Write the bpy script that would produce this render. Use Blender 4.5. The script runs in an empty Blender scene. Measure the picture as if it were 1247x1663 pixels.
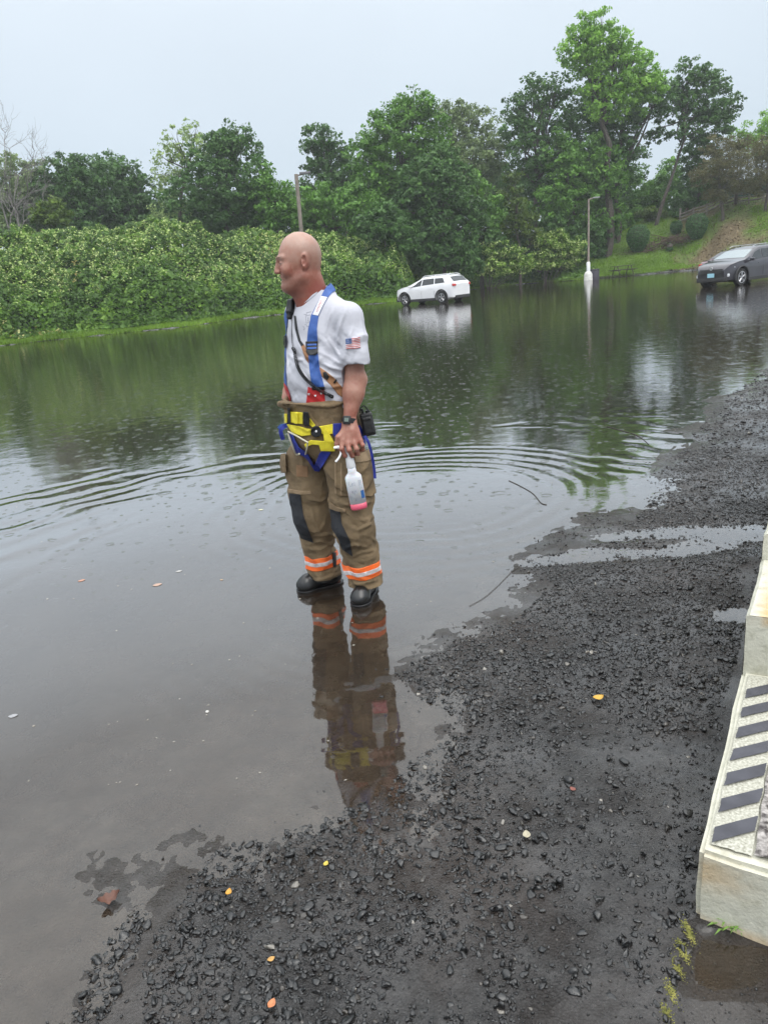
import bpy, bmesh, math, random
import numpy as np
from mathutils import Vector, Matrix
random.seed(7); RNG = np.random.default_rng(11)
SC = bpy.context.scene
COL = SC.collection
PI = math.pi
# ------------------------------------------------------------------ camera model
PIT = math.radians(17.4); ROL = math.radians(5.37); FPX = 1200.0; CH = 1.6
CF = np.array([0, math.cos(PIT), -math.sin(PIT)]); _R = np.array([1., 0, 0]); _U = np.array([0, math.sin(PIT), math.cos(PIT)])
CR = math.cos(ROL)*_R - math.sin(ROL)*_U; CU = math.sin(ROL)*_R + math.cos(ROL)*_U
CAM = np.array([0, 0, CH])
def ray(px, py):
    d = CF*FPX + CR*(px-623.5) - CU*(py-831.5); return d/np.linalg.norm(d)
def gp(px, py, z=0.0):
    d = ray(px, py); return CAM + d*((z-CH)/d[2])
def at(px, py, Y):
    d = ray(px, py); return CAM + d*(Y/d[1])
cd = bpy.data.cameras.new('camera'); cam = bpy.data.objects.new('camera', cd); COL.objects.link(cam)
cam.location = CAM.tolist()
cam.rotation_euler = Matrix(((CR[0], CU[0], -CF[0]), (CR[1], CU[1], -CF[1]), (CR[2], CU[2], -CF[2]))).to_euler()
cd.sensor_fit = 'VERTICAL'; cd.sensor_height = 36; cd.sensor_width = 27; cd.lens = FPX/1663*36
cd.clip_start = 0.05; cd.clip_end = 3000
SC.camera = cam
SC.render.resolution_x = 767; SC.render.resolution_y = 1024
SC.view_settings.view_transform = 'Standard'; SC.view_settings.look = 'None'
SC.view_settings.exposure = .45; SC.view_settings.gamma = 1
# ------------------------------------------------------------------ object helpers
def tag(o, label=None, cat=None, group=None, kind=None):
    if label: o['label'] = label
    if cat: o['category'] = cat
    if group: o['group'] = group
    if kind: o['kind'] = kind
    return o
def empty(name, loc=(0, 0, 0), rz=0.0, label=None, cat=None, group=None):
    o = bpy.data.objects.new(name, None); COL.objects.link(o)
    o.location = tuple(float(c) for c in loc); o.rotation_euler = (0, 0, rz); o.empty_display_size = .1
    return tag(o, label, cat, group)
def mesh_obj(name, verts, faces, mat=None, parent=None, smooth=False, attrs=None, uv=None):
    """verts (N,3); faces (M,3|4) array or list of lists"""
    me = bpy.data.meshes.new(name)
    verts = np.asarray(verts, dtype=np.float32)
    if isinstance(faces, np.ndarray):
        n, k = faces.shape
        me.vertices.add(len(verts)); me.vertices.foreach_set('co', verts.ravel())
        me.loops.add(n*k); me.loops.foreach_set('vertex_index', faces.astype(np.int32).ravel())
        me.polygons.add(n); me.polygons.foreach_set('loop_start', np.arange(0, n*k, k, dtype=np.int32))
        me.polygons.foreach_set('loop_total', np.full(n, k, dtype=np.int32))
        me.update(calc_edges=True)
    else:
        me.from_pydata([tuple(map(float, v)) for v in verts], [], [list(map(int, f)) for f in faces]); me.update()
    if smooth: me.polygons.foreach_set('use_smooth', np.ones(len(me.polygons), dtype=bool))
    if attrs:
        for an, dat in attrs.items():
            dat = np.asarray(dat, dtype=np.float32)
            dom = 'POINT' if len(dat) == len(verts) else 'FACE'
            a = me.attributes.new(an, 'FLOAT', dom); a.data.foreach_set('value', dat)
    if uv is not None:
        l = me.uv_layers.new(name='UVMap'); li = np.zeros(len(me.loops), dtype=np.int32); me.loops.foreach_get('vertex_index', li)
        l.data.foreach_set('uv', np.asarray(uv, dtype=np.float32)[li].ravel())
    me.validate()
    o = bpy.data.objects.new(name, me); COL.objects.link(o)
    if mat: me.materials.append(mat)
    if parent: o.parent = parent
    return o
def fixn(o):
    bm = bmesh.new(); bm.from_mesh(o.data); bmesh.ops.recalc_face_normals(bm, faces=bm.faces); bm.to_mesh(o.data); bm.free(); return o
class MB:
    """mesh collector"""
    def __init__(s): s.v = []; s.f = []
    def add(s, v, f):
        n = len(s.v); s.v += [tuple(float(c) for c in p) for p in v]; s.f += [[i+n for i in q] for q in f]; return s
    def box(s, c, d, rot=None, bev=0.0):
        bm = bmesh.new(); bmesh.ops.create_cube(bm, size=1)
        bmesh.ops.scale(bm, vec=Vector(d), verts=bm.verts)
        if bev > 0: bmesh.ops.bevel(bm, geom=list(bm.edges), offset=bev, segments=2, affect='EDGES', profile=.5)
        if rot is not None: bmesh.ops.transform(bm, matrix=rot.to_4x4(), verts=bm.verts)
        bmesh.ops.translate(bm, vec=Vector([float(x) for x in c]), verts=bm.verts)
        bm.verts.index_update(); s.add([v.co[:] for v in bm.verts], [[v.index for v in f.verts] for f in bm.faces]); bm.free(); return s
    def tube(s, pts, rad, n=8, cap=True):
        P = [np.array(p, float) for p in pts]; m = len(P)
        if np.isscalar(rad): rad = [rad]*m
        prev = None; rings = []
        for i in range(m):
            t = P[min(i+1, m-1)] - P[max(i-1, 0)]; t = t/(np.linalg.norm(t)+1e-9)
            if prev is None:
                a = np.array([0, 0, 1.]) if abs(t[2]) < .9 else np.array([1., 0, 0])
            else: a = prev
            u = a - t*np.dot(a, t); u = u/(np.linalg.norm(u)+1e-9); prev = u; w = np.cross(t, u)
            rings.append([P[i] + rad[i]*(math.cos(2*PI*j/n)*u + math.sin(2*PI*j/n)*w) for j in range(n)])
        v = [q for r in rings for q in r]; f = []
        for i in range(m-1):
            for j in range(n):
                f.append([i*n+j, i*n+(j+1) % n, (i+1)*n+(j+1) % n, (i+1)*n+j])
        if cap: f.append(list(range(n-1, -1, -1))); f.append([(m-1)*n+j for j in range(n)])
        return s.add(v, f)
    def lathe(s, prof, n=24, c=(0, 0, 0), M=None, cap=True):
        v = []; f = []
        for (r, z) in prof:
            for j in range(n): v.append(np.array([r*math.cos(2*PI*j/n), r*math.sin(2*PI*j/n), z]))
        for i in range(len(prof)-1):
            for j in range(n): f.append([i*n+j, i*n+(j+1) % n, (i+1)*n+(j+1) % n, (i+1)*n+j])
        if cap: f.append(list(range(n-1, -1, -1))); f.append([(len(prof)-1)*n+j for j in range(n)])
        if M is not None: v = [np.array(M @ Vector(p.tolist())) for p in v]
        return s.add([p+np.array(c, float) for p in v], f)
    def build(s, name, mat, parent=None, smooth=False):
        o = mesh_obj(name, s.v, s.f, mat, parent, smooth)
        if len(s.v) < 60000: fixn(o)
        if smooth: 
            try: o.data.set_sharp_from_angle(angle=math.radians(40))
            except Exception: pass
        return o
# ------------------------------------------------------------------ numpy noise
def _h(ix, iy, iz, seed):
    n = (ix.astype(np.int64)*374761393 + iy.astype(np.int64)*668265263 + iz.astype(np.int64)*2147483647 + seed*1274126177) & 0xffffffff
    n = ((n ^ (n >> 13))*1274126177) & 0xffffffff
    n = ((n ^ (n >> 16))*2246822519) & 0xffffffff
    return ((n ^ (n >> 15)) & 0xffffff)/float(0xffffff)
def vnoise(x, y, z=None, seed=0):
    x = np.asarray(x, float); y = np.asarray(y, float)
    z = np.zeros_like(x+y) if z is None else np.asarray(z, float)
    x, y, z = np.broadcast_arrays(x, y, z)
    ix = np.floor(x); iy = np.floor(y); iz = np.floor(z)
    fx = x-ix; fy = y-iy; fz = z-iz
    fx = fx*fx*(3-2*fx); fy = fy*fy*(3-2*fy); fz = fz*fz*(3-2*fz)
    r = 0
    for a in (0, 1):
        for b in (0, 1):
            for c in (0, 1):
                w = (fx if a else 1-fx)*(fy if b else 1-fy)*(fz if c else 1-fz)
                r = r + w*_h(ix+a, iy+b, iz+c, seed)
    return r*2-1
def fbm(x, y, z=None, o=4, seed=0):
    r = 0; a = 1.0; s = 0
    for i in range(o):
        r = r + a*vnoise(np.asarray(x)*2**i, np.asarray(y)*2**i, None if z is None else np.asarray(z)*2**i, seed+i*17); s += a; a *= .5
    return r/s
def smooth(a, b, x):
    t = np.clip((x-a)/(b-a), 0, 1); return t*t*(3-2*t)
# ------------------------------------------------------------------ materials
def newmat(name):
    m = bpy.data.materials.new(name); m.use_nodes = True; nt = m.node_tree; nt.nodes.clear()
    out = nt.nodes.new('ShaderNodeOutputMaterial'); return m, nt, out
def N(nt, t, **kw):
    n = nt.nodes.new(t)
    for k, v in kw.items():
        if k.startswith('i_'):
            key = k[2:]; key = int(key) if key.isdigit() else key.replace('_', ' ')
            n.inputs[key].default_value = v
        else: setattr(n, k, v)
    return n
def ramp(nt, stops, interp='LINEAR'):
    r = nt.nodes.new('ShaderNodeValToRGB'); cr = r.color_ramp; cr.interpolation = interp
    while len(cr.elements) < len(stops): cr.elements.new(.5)
    for e, (p, c) in zip(cr.elements, stops):
        e.position = p; e.color = (*c, 1) if len(c) == 3 else c
    return r
def c3(c): return (*c, 1.0)
def mat(name, c1, c2=None, scale=6.0, rough=.6, metal=0.0, bump=0.0, bscale=40.0, detail=4.0, spec=.5, coat=0.0, rvar=0.0, voro=False, emit=None):
    m, nt, out = newmat(name); L = nt.links.new
    b = N(nt, 'ShaderNodeBsdfPrincipled'); L(b.outputs[0], out.inputs[0])
    b.inputs['Base Color'].default_value = c3(c1); b.inputs['Roughness'].default_value = rough; b.inputs['Metallic'].default_value = metal
    b.inputs['Specular IOR Level'].default_value = spec; b.inputs['Coat Weight'].default_value = coat; b.inputs['Coat Roughness'].default_value = .05
    tc = N(nt, 'ShaderNodeTexCoord')
    if c2 is not None:
        n = N(nt, 'ShaderNodeTexNoise'); n.inputs['Scale'].default_value = scale; n.inputs['Detail'].default_value = detail
        L(tc.outputs['Object'], n.inputs['Vector'])
        r = ramp(nt, [(.35, c1), (.65, c2)]); L(n.outputs[0], r.inputs[0]); L(r.outputs[0], b.inputs['Base Color'])
        if rvar:
            mr = N(nt, 'ShaderNodeMapRange'); mr.inputs[3].default_value = rough-rvar; mr.inputs[4].default_value = rough+rvar
            L(n.outputs[0], mr.inputs[0]); L(mr.outputs[0], b.inputs['Roughness'])
    if bump:
        if voro: n2 = N(nt, 'ShaderNodeTexVoronoi')
        else: n2 = N(nt, 'ShaderNodeTexNoise'); n2.inputs['Detail'].default_value = 3
        n2.inputs['Scale'].default_value = bscale; L(tc.outputs['Object'], n2.inputs['Vector'])
        bp = N(nt, 'ShaderNodeBump'); bp.inputs['Strength'].default_value = 1; bp.inputs['Distance'].default_value = bump
        L(n2.outputs[0], bp.inputs['Height']); L(bp.outputs[0], b.inputs['Normal'])
    return m
def leafmat(name, dark, light, tip=None, trans=.25, rough=.5):
    m, nt, out = newmat(name); L = nt.links.new
    b = N(nt, 'ShaderNodeBsdfPrincipled'); b.inputs['Roughness'].default_value = rough; b.inputs['Specular IOR Level'].default_value = .35
    a = N(nt, 'ShaderNodeAttribute'); a.attribute_name = 'var'
    st = [(0, dark), (.8, light)] + ([(1, tip)] if tip else [])
    r = ramp(nt, st); L(a.outputs['Fac'], r.inputs[0]); L(r.outputs[0], b.inputs['Base Color'])
    t = N(nt, 'ShaderNodeBsdfTranslucent'); L(r.outputs[0], t.inputs[0])
    mx = N(nt, 'ShaderNodeMixShader'); mx.inputs[0].default_value = trans; L(b.outputs[0], mx.inputs[1]); L(t.outputs[0], mx.inputs[2]); L(mx.outputs[0], out.inputs[0])
    return m
def in_poly(px, py, poly):
    px = np.asarray(px, float); py = np.asarray(py, float); r = np.zeros(np.broadcast(px, py).shape, bool); n = len(poly)
    for i in range(n):
        x1, y1 = poly[i][:2]; x2, y2 = poly[(i+1) % n][:2]
        c = (y1 > py) != (y2 > py)
        with np.errstate(divide='ignore', invalid='ignore'): xi = (x2-x1)*(py-y1)/(y2-y1+1e-12)+x1
        r ^= c & (px < xi)
    return r
def seg_dist(px, py, pts):
    d = np.full(np.broadcast(px, py).shape, 1e9)
    for (a, b) in zip(pts[:-1], pts[1:]):
        ax, ay = a[:2]; bx, by = b[:2]; vx, vy = bx-ax, by-ay; L2 = vx*vx+vy*vy+1e-12
        t = np.clip(((px-ax)*vx+(py-ay)*vy)/L2, 0, 1)
        d = np.minimum(d, np.hypot(px-ax-t*vx, py-ay-t*vy))
    return d
# ------------------------------------------------------------------ terrain
SHORE_PX = [(130, 1700), (235, 1475), (330, 1390), (480, 1340), (600, 1312), (680, 1225), (745, 1150), (640, 1100), (700, 1052), (820, 1012),
            (880, 962), (835, 912), (900, 882), (960, 845), (1040, 822), (1080, 770), (1130, 692), (1180, 640), (1247, 598), (1420, 540)]
SHORE = [gp(x, y)[:2] for x, y in SHORE_PX]
_s = np.array(SHORE)
BANK = [(-1.6, -2.0)] + [(-1.15, .9)] + list(SHORE) + [(30, 16), (60, 20), (60, -30), (-1.6, -30)]
NEARPTS = [(-1.6, -2.0), (-1.15, .9)] + list(SHORE) + [(30, 16), (60, 20)]
FAR_PX = [(-300, 600), (-120, 585), (0, 562), (80, 553), (150, 546), (300, 531), (380, 519), (480, 508), (600, 494), (650, 490), (700, 478), (760, 471), (850, 461), (957, 454), (1050, 446), (1100, 441), (1180, 436), (1247, 431), (1500, 415)]
_f = np.array([gp(x, y)[:2] for x, y in FAR_PX]); FAZ = np.degrees(np.arctan2(_f[:, 0], _f[:, 1])); FRS = np.hypot(_f[:, 0], _f[:, 1])
def px_az(px, py): 
    d = ray(px, py); return math.degrees(math.atan2(d[0], d[1]))
# bank profile (by azimuth): rise height and width
PROF = [(-300, 560, 5.0, 11), (0, 560, 5.2, 11), (200, 540, 5.2, 11), (450, 510, 4.6, 11), (560, 500, 4.2, 10), (640, 490, 3.0, 9), (700, 480, 2.0, 8), (760, 470, 1.5, 8), (900, 455, 1.6, 9), (960, 452, 2.4, 11), (1000, 450, 3.6, 15), (1050, 445, 5.2, 18), (1100, 440, 6.0, 18), (1180, 436, 6.0, 18), (1247, 431, 5.8, 18), (1500, 420, 6, 18)]
PAZ = np.array([px_az(a, b) for a, b, _, _ in PROF]); PH = np.array([p[2] for p in PROF]); PW = np.array([p[3] for p in PROF], float)
PRG = [tuple(gp(a, b)[:2]) for a, b in ((1108, 1500), (1500, 1500), (1500, 1900), (1040, 1900))]; PDC = gp(1200, 1568)
PUD = [(gp(1200, 868), .40, .20, .006), (gp(1035, 868), .38, .12, .004), (gp(1110, 895), .25, .10, .003), (gp(930, 905), .3, .1, .012), (gp(1190, 1000)*[1, 1, 1], .15, .1, .006)]
def shore_r(az): return np.interp(az, FAZ, FRS)
def gh(x, y):
    x = np.asarray(x, float); y = np.asarray(y, float)
    d = seg_dist(x, y, NEARPTS); ins = in_poly(x, y, BANK)
    d = d + .10*fbm(x*3, y*3, o=4, seed=3)*np.clip(d*4, 0, 1)
    h1 = np.where(ins, np.minimum(.016*d, .04+.003*d), -np.minimum(.018*d, .03+.012*d))
    h1 = np.maximum(h1, -.4)
    h1 = h1 + .006*fbm(x*2.2, y*2.2, o=3, seed=9) + (.0048*fbm(x*13, y*13, o=4, seed=5)+.003*fbm(x*40, y*40, o=2, seed=6))*np.exp(-np.hypot(x, y)/9)
    wx = x+.05*fbm(x*5, y*5, o=3, seed=12); wy = y+.035*fbm(x*6, y*6, o=3, seed=13)
    for c, rx, ry, dp in PUD:
        h1 = h1 - (dp+np.where(ins, np.minimum(.022*d, .05), 0))*np.exp(-(((wx-c[0])/rx)**2+((wy-c[1])/ry)**2))*ins
    pr = in_poly(x, y, PRG); dpr = seg_dist(x, y, PRG+[PRG[0]]); wpr = np.where(pr, smooth(0, .05, dpr), 0)
    h1 = h1*(1-wpr) + wpr*(.0030+.0045*fbm(x*9, y*9, o=4, seed=77)-.009*np.exp(-((x-PDC[0])/.10)**2-((y-PDC[1])/.05)**2))
    r = np.hypot(x, y); az = np.degrees(np.arctan2(x, y))
    rs = shore_r(az) + .35*vnoise(az*1.2, az*0, seed=4) + .15*vnoise(az*5, az*0, seed=8)
    H = np.interp(az, PAZ, PH); W = np.interp(az, PAZ, PW)
    t = (r-rs)
    rise = np.where(t > 0, .10*np.clip(t, 0, 1.2) + H*smooth(0.8, 1, .8+.2*np.clip((t-1.0)/W, 0, 1)) + .02*np.clip(t-W, 0, 60), 0) + np.where(t > .3, .05*fbm(x*.8, y*.8, o=3, seed=21)*np.clip(t-.3, 0, 1), 0)
    front = (np.abs(az) < 62) & (y > 0)
    far = np.where(front & (t > 0), rise, np.where(front, -np.clip(-t*.06, 0, .4), -1))
    # blend: bank on the near side wins; else far profile
    h = np.where(front & (t > -3), np.where(ins, np.maximum(h1, far), np.maximum(far, -.4)), h1)
    h = np.where(front & (t > -3) & ~ins & (t < 0), np.maximum(-.4, np.minimum(h1, far)), h)
    return h
# zone masks
GRAV = [([(225, 1700), (245, 1570), (300, 1450), (340, 1392), (480, 1340), (600, 1312), (690, 1215), (760, 1180), (800, 1290), (840, 1420), (830, 1700)], 1.0),
        ([(80, 1700), (150, 1570), (240, 1455), (262, 1500), (215, 1590), (150, 1700)], 1.0),
        ([(640, 1100), (720, 1048), (830, 1012), (900, 950), (850, 905), (1010, 880), (1215, 900), (1205, 1000), (1200, 1085), (1150, 1190), (1000, 1230), (860, 1200), (745, 1165)], .95),
        ([(1030, 850), (1090, 770), (1130, 700), (1180, 645), (1247, 600), (1500, 520), (1500, 800), (1247, 835), (1100, 860)], .9),
        ([(1000, 850), (1247, 830), (1400, 800), (1400, 930), (1247, 905), (1010, 888)], .55),
        ([(1120, 1180), (1205, 1000), (1260, 880), (1300, 1300), (1126, 1500), (1090, 1500)], .5),
        ([(820, 1700), (840, 1420), (760, 1180), (1150, 1190), (1130, 1380), (1110, 1500), (1070, 1700)], .38)]
GPOLY = [([gp(a, b)[:2] for a, b in p], w) for p, w in GRAV]
def grav_w(x, y):
    w = np.zeros(np.broadcast(x, y).shape)
    jx = x + .05*fbm(x*6, y*6, o=3, seed=31); jy = y + .05*fbm(x*6, y*6, o=3, seed=37)
    for p, k in GPOLY: w = np.maximum(w, np.where(in_poly(jx, jy, p), k, 0))
    n = fbm(x*2.6+5, y*2.6, o=5, seed=41)+.35*fbm(x*9, y*9, o=3, seed=43)
    return w*(.06+.94*smooth(-.34, .04, n+.20*w))
# polar ground sheet
def polar(rr, aa):
    R, A = np.meshgrid(rr, aa, indexing='ij'); return R*np.sin(A), R*np.cos(A)
rr = [0.0]; r = .25
while r < 900: rr.append(r); r *= 1.0065 if r < 5.5 else 1.0125 if r < 14 else (1.022 if r < 40 else (1.008 if r < 95 else 1.08))
rr = np.array(rr); aa = np.radians(np.concatenate([np.arange(-180, -56, 4), np.arange(-56, 56, .22), np.arange(56, 181, 4)]))
X, Y = polar(rr, aa); Z = gh(X, Y); nr, na = X.shape
idx = np.arange(nr*na).reshape(nr, na)
q = np.stack([idx[:-1, :-1], idx[:-1, 1:], idx[1:, 1:], idx[1:, :-1]], -1).reshape(-1, 4)
az = np.degrees(np.arctan2(X, Y)); RR = np.hypot(X, Y); tt = RR-shore_r(az)
grass = smooth(.15, .9, tt - 1.7*smooth(16.3, 17.5, az) + .4*fbm(X*.7, Y*.7, o=3, seed=51))*(np.abs(az) < 62)
azm = px_az(1085, 420)
mulch = smooth(.0, 1.0, (az-azm)/1.2 + .5*fbm(X*.35, Y*.35, o=4, seed=61)-.3*np.clip((tt-9)/6, 0, 1))*smooth(1, 2.2, tt)
gpatch = smooth(-.05, .25, fbm(X*.22+3, Y*.22, o=4, seed=71)+.02)
mulch = mulch*(1-.9*gpatch)
az1 = px_az(640, 490); soil = (1-smooth(0, 2.5, az-az1))*smooth(2.2, 3.5, tt)
gw = np.where(RR < 14, grav_w(X, Y), 0)
def ground_mat():
    m, nt, out = newmat('wet_ground'); L = nt.links.new
    b = N(nt, 'ShaderNodeBsdfPrincipled'); L(b.outputs[0], out.inputs[0])
    tc = N(nt, 'ShaderNodeTexCoord'); P = tc.outputs['Object']
    def att(n): a = N(nt, 'ShaderNodeAttribute'); a.attribute_name = n; return a.outputs['Fac']
    def noise(s, d=5, r=.6):
        n = N(nt, 'ShaderNodeTexNoise'); n.inputs['Scale'].default_value = s; n.inputs['Detail'].default_value = d; n.inputs['Roughness'].default_value = r; L(P, n.inputs['Vector']); return n.outputs[0]
    def mix(f, a, bb):
        x = N(nt, 'ShaderNodeMix'); x.data_type = 'RGBA'
        if hasattr(f, 'links'): L(f, x.inputs[0])
        else: x.inputs[0].default_value = f
        for s, v in ((6, a), (7, bb)):
            if hasattr(v, 'links'): L(v, x.inputs[s])
            else: x.inputs[s].default_value = c3(v)
        return x.outputs[2]
    n1 = noise(1.7, 8, .65); n2 = noise(120, 5, .75); n3 = noise(9, 6, .7)
    asp = ramp(nt, [(.3, (.009, .0075, .0070)), (.5, (.018, .0148, .0135)), (.72, (.034, .0275, .0230))]); L(n1, asp.inputs[0])
    gr = ramp(nt, [(.36, (.002, .002, .002)), (.52, (.014, .013, .0125)), (.72, (.075, .070, .068))]); L(n2, gr.inputs[0])
    base = mix(.55, asp.outputs[0], gr.outputs[0])
    silt = ramp(nt, [(.3, (.026, .0195, .0155)), (.7, (.056, .043, .034))]); L(n3, silt.inputs[0])
    b.inputs['Specular IOR Level'].default_value = .42
    brn = ramp(nt, [(.48, (0, 0, 0)), (.66, (.65, .65, .65))]); L(noise(.9, 5), brn.inputs[0]); base = mix(brn.outputs[0], base, (.030, .019, .0135))
    base = mix(att('silt'), base, silt.outputs[0])
    gl = ramp(nt, [(.25, (.045, .085, .014)), (.5, (.095, .165, .022)), (.75, (.15, .23, .030))]); L(noise(1.1, 6, .7), gl.inputs[0])
    gl2 = mix(.4, gl.outputs[0], ramp_out(nt, L, noise(14, 3), [(.3, (.03, .06, .012)), (.7, (.13, .20, .03))]))
    base = mix(att('grass'), base, gl2)
    mu = ramp(nt, [(.3, (.055, .042, .022)), (.55, (.14, .105, .055)), (.8, (.25, .21, .13))]); L(noise(7, 6, .8), mu.inputs[0])
    base = mix(att('mulch'), base, mu.outputs[0])
    base = mix(att('soil'), base, (.018, .03, .010))
    L(base, b.inputs['Base Color'])
    rv = ramp(nt, [(.36, (.10,)*3), (.5, (.24,)*3), (.7, (.42,)*3)]); L(noise(3.5, 6, .7), rv.inputs[0])
    mr = N(nt, 'ShaderNodeMix'); mr.data_type = 'FLOAT'; L(att('grass'), mr.inputs[0]); L(rv.outputs[0], mr.inputs[2]); mr.inputs[3].default_value = .85; L(mr.outputs[0], b.inputs['Roughness'])
    b.inputs['Coat Roughness'].default_value = .08; cw = ramp(nt, [(.40, (.0,)*3), (.60, (.8,)*3)]); L(noise(2.6, 6, .7), cw.inputs[0]); cwm = N(nt, 'ShaderNodeMath', operation='MULTIPLY'); L(cw.outputs[0], cwm.inputs[0]); inv = N(nt, 'ShaderNodeMath', operation='SUBTRACT'); inv.inputs[0].default_value = 1; L(att('grass'), inv.inputs[1]); L(inv.outputs[0], cwm.inputs[1]); L(cwm.outputs[0], b.inputs['Coat Weight'])
    v = N(nt, 'ShaderNodeTexVoronoi'); v.inputs['Scale'].default_value = 130; L(P, v.inputs['Vector'])
    ad = N(nt, 'ShaderNodeMath', operation='ADD'); L(v.outputs[0], ad.inputs[0]); nn9 = N(nt, 'ShaderNodeMath', operation='MULTIPLY'); L(noise(90, 6, .8), nn9.inputs[0]); nn9.inputs[1].default_value = 1.6; L(nn9.outputs[0], ad.inputs[1])
    ms = N(nt, 'ShaderNodeMath', operation='MULTIPLY'); L(ad.outputs[0], ms.inputs[0]); L(noise(2.3, 4), ms.inputs[1])
    bp = N(nt, 'ShaderNodeBump'); bp.inputs['Strength'].default_value = 1; bp.inputs['Distance'].default_value = .0065; L(ms.outputs[0], bp.inputs['Height']); L(bp.outputs[0], b.inputs['Normal'])
    return m
def ramp_out(nt, L, src, st):
    r = ramp(nt, st); L(src, r.inputs[0]); return r.outputs[0]
siltA = smooth(.012, -.01, Z)*(1-grass)
o = mesh_obj('ground', np.stack([X, Y, Z], -1).reshape(-1, 3), q, ground_mat(), smooth=True,
             attrs=dict(grass=grass.ravel(), mulch=mulch.ravel(), soil=soil.ravel(), silt=siltA.ravel()))
tag(o, kind='structure')
# ------------------------------------------------------------------ water
MANXY = (-.24, 3.70)
def water_mat():
    m, nt, out = newmat('flood_water'); L = nt.links.new
    tc = N(nt, 'ShaderNodeTexCoord'); P = tc.outputs['Object']
    def M(op, a, b=None, c=None):
        n = N(nt, 'ShaderNodeMath', operation=op)
        for i, v in enumerate((a, b, c)):
            if v is None: continue
            if hasattr(v, 'links'): L(v, n.inputs[i])
            else: n.inputs[i].default_value = v
        return n.outputs[0]
    sp = N(nt, 'ShaderNodeSeparateXYZ'); L(P, sp.inputs[0]); x, y = sp.outputs[0], sp.outputs[1]
    # rings spreading from the man's legs
    nz = N(nt, 'ShaderNodeTexNoise'); nz.inputs['Scale'].default_value = .9; nz.inputs['Detail'].default_value = 2; L(P, nz.inputs['Vector'])
    def rings(cx, cy, k, r0, r1, amp, wob):
        dx = M('SUBTRACT', x, cx); dy = M('SUBTRACT', y, cy); r = M('SQRT', M('ADD', M('MULTIPLY', dx, dx), M('MULTIPLY', dy, dy)))
        rw = M('ADD', r, M('MULTIPLY', nz.outputs[0], wob))
        s = M('SINE', M('MULTIPLY', rw, k))
        mr = N(nt, 'ShaderNodeMapRange', interpolation_type='SMOOTHSTEP'); L(r, mr.inputs[0]); mr.inputs[1].default_value = r0; mr.inputs[2].default_value = r0+.6*(r1-r0)*.5
        m2 = N(nt, 'ShaderNodeMapRange', interpolation_type='SMOOTHSTEP'); L(r, m2.inputs[0]); m2.inputs[1].default_value = r1; m2.inputs[2].default_value = r1-.35*(r1-r0)
        env = M('MULTIPLY', mr.outputs[0], m2.outputs[0])
        return M('MULTIPLY', M('MULTIPLY', s, env), amp)
    nz2 = N(nt, 'ShaderNodeTexNoise'); nz2.inputs['Scale'].default_value = .55; nz2.inputs['Detail'].default_value = 2; L(P, nz2.inputs['Vector'])
    mdl = N(nt, 'ShaderNodeMapRange', interpolation_type='SMOOTHSTEP'); L(nz2.outputs[0], mdl.inputs[0]); mdl.inputs[1].default_value = .47; mdl.inputs[2].default_value = .62; mdl.inputs[3].default_value = .03
    h = M('MULTIPLY', rings(MANXY[0], MANXY[1], 20, 1.9, 5.4, .0024, 1.1), mdl.outputs[0])
    h = M('ADD', h, rings(MANXY[0]+.1, MANXY[1]-.2, 60, .15, 1.6, .00018, .14))
    h = M('ADD', h, rings(gp(690, 800)[0], gp(690, 800)[1]-.1, 40, .6, 1.9, .0008, .22))
    # rain drop rings
    def drops(scale, k, amp, rad, off):
        v = N(nt, 'ShaderNodeTexVoronoi'); v.voronoi_dimensions = '2D'; v.inputs['Scale'].default_value = scale; v.inputs['Randomness'].default_value = 1
        mp = N(nt, 'ShaderNodeMapping'); mp.inputs['Location'].default_value = (off, off*.7, 0); L(P, mp.inputs[0]); L(mp.outputs[0], v.inputs['Vector'])
        d = M('DIVIDE', v.outputs['Distance'], scale)
        sc = N(nt, 'ShaderNodeSeparateColor'); L(v.outputs['Color'], sc.inputs[0])
        ring = M('MULTIPLY', sc.outputs[0], rad)           # radius of this drop's ring
        e = M('DIVIDE', M('SUBTRACT', d, ring), rad*.28)
        g = M('EXPONENT', M('MULTIPLY', M('MULTIPLY', e, e), -1))
        on = M('GREATER_THAN', sc.outputs[1], .45)
        return M('MULTIPLY', M('MULTIPLY', M('MULTIPLY', g, M('COSINE', M('MULTIPLY', e, 3.0))), on), amp)
    far = N(nt, 'ShaderNodeMapRange'); L(y, far.inputs[0]); far.inputs[1].default_value = 3.2; far.inputs[2].default_value = 6
    far.inputs[3].default_value = .12; far.inputs[4].default_value = 1
    dr = M('ADD', drops(4.2, 60, .0007, .035, 0), M('ADD', drops(7, 60, .0007, .018, 3.3), drops(2.1, 60, .0007, .06, 7.1)))
    h = M('ADD', h, M('MULTIPLY', dr, far.outputs[0]))
    # light capillary chop
    n2 = N(nt, 'ShaderNodeTexNoise'); n2.inputs['Scale'].default_value = 3.2; n2.inputs['Detail'].default_value = 5; n2.inputs['Roughness'].default_value = .55; L(P, n2.inputs['Vector'])
    f2 = N(nt, 'ShaderNodeMapRange'); L(y, f2.inputs[0]); f2.inputs[1].default_value = 3; f2.inputs[2].default_value = 12; f2.inputs[3].default_value = .0006; f2.inputs[4].default_value = .0055
    h = M('ADD', h, M('MULTIPLY', n2.outputs[0], f2.outputs[0]))
    bp = N(nt, 'ShaderNodeBump'); bp.inputs['Strength'].default_value = 1; bp.inputs['Distance'].default_value = 1.0; L(h, bp.inputs['Height'])
    dep = N(nt, 'ShaderNodeAttribute'); dep.attribute_name = 'depth'
    tr = N(nt, 'ShaderNodeBsdfTransparent'); tr.inputs[0].default_value = (.86, .80, .72, 1)
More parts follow.
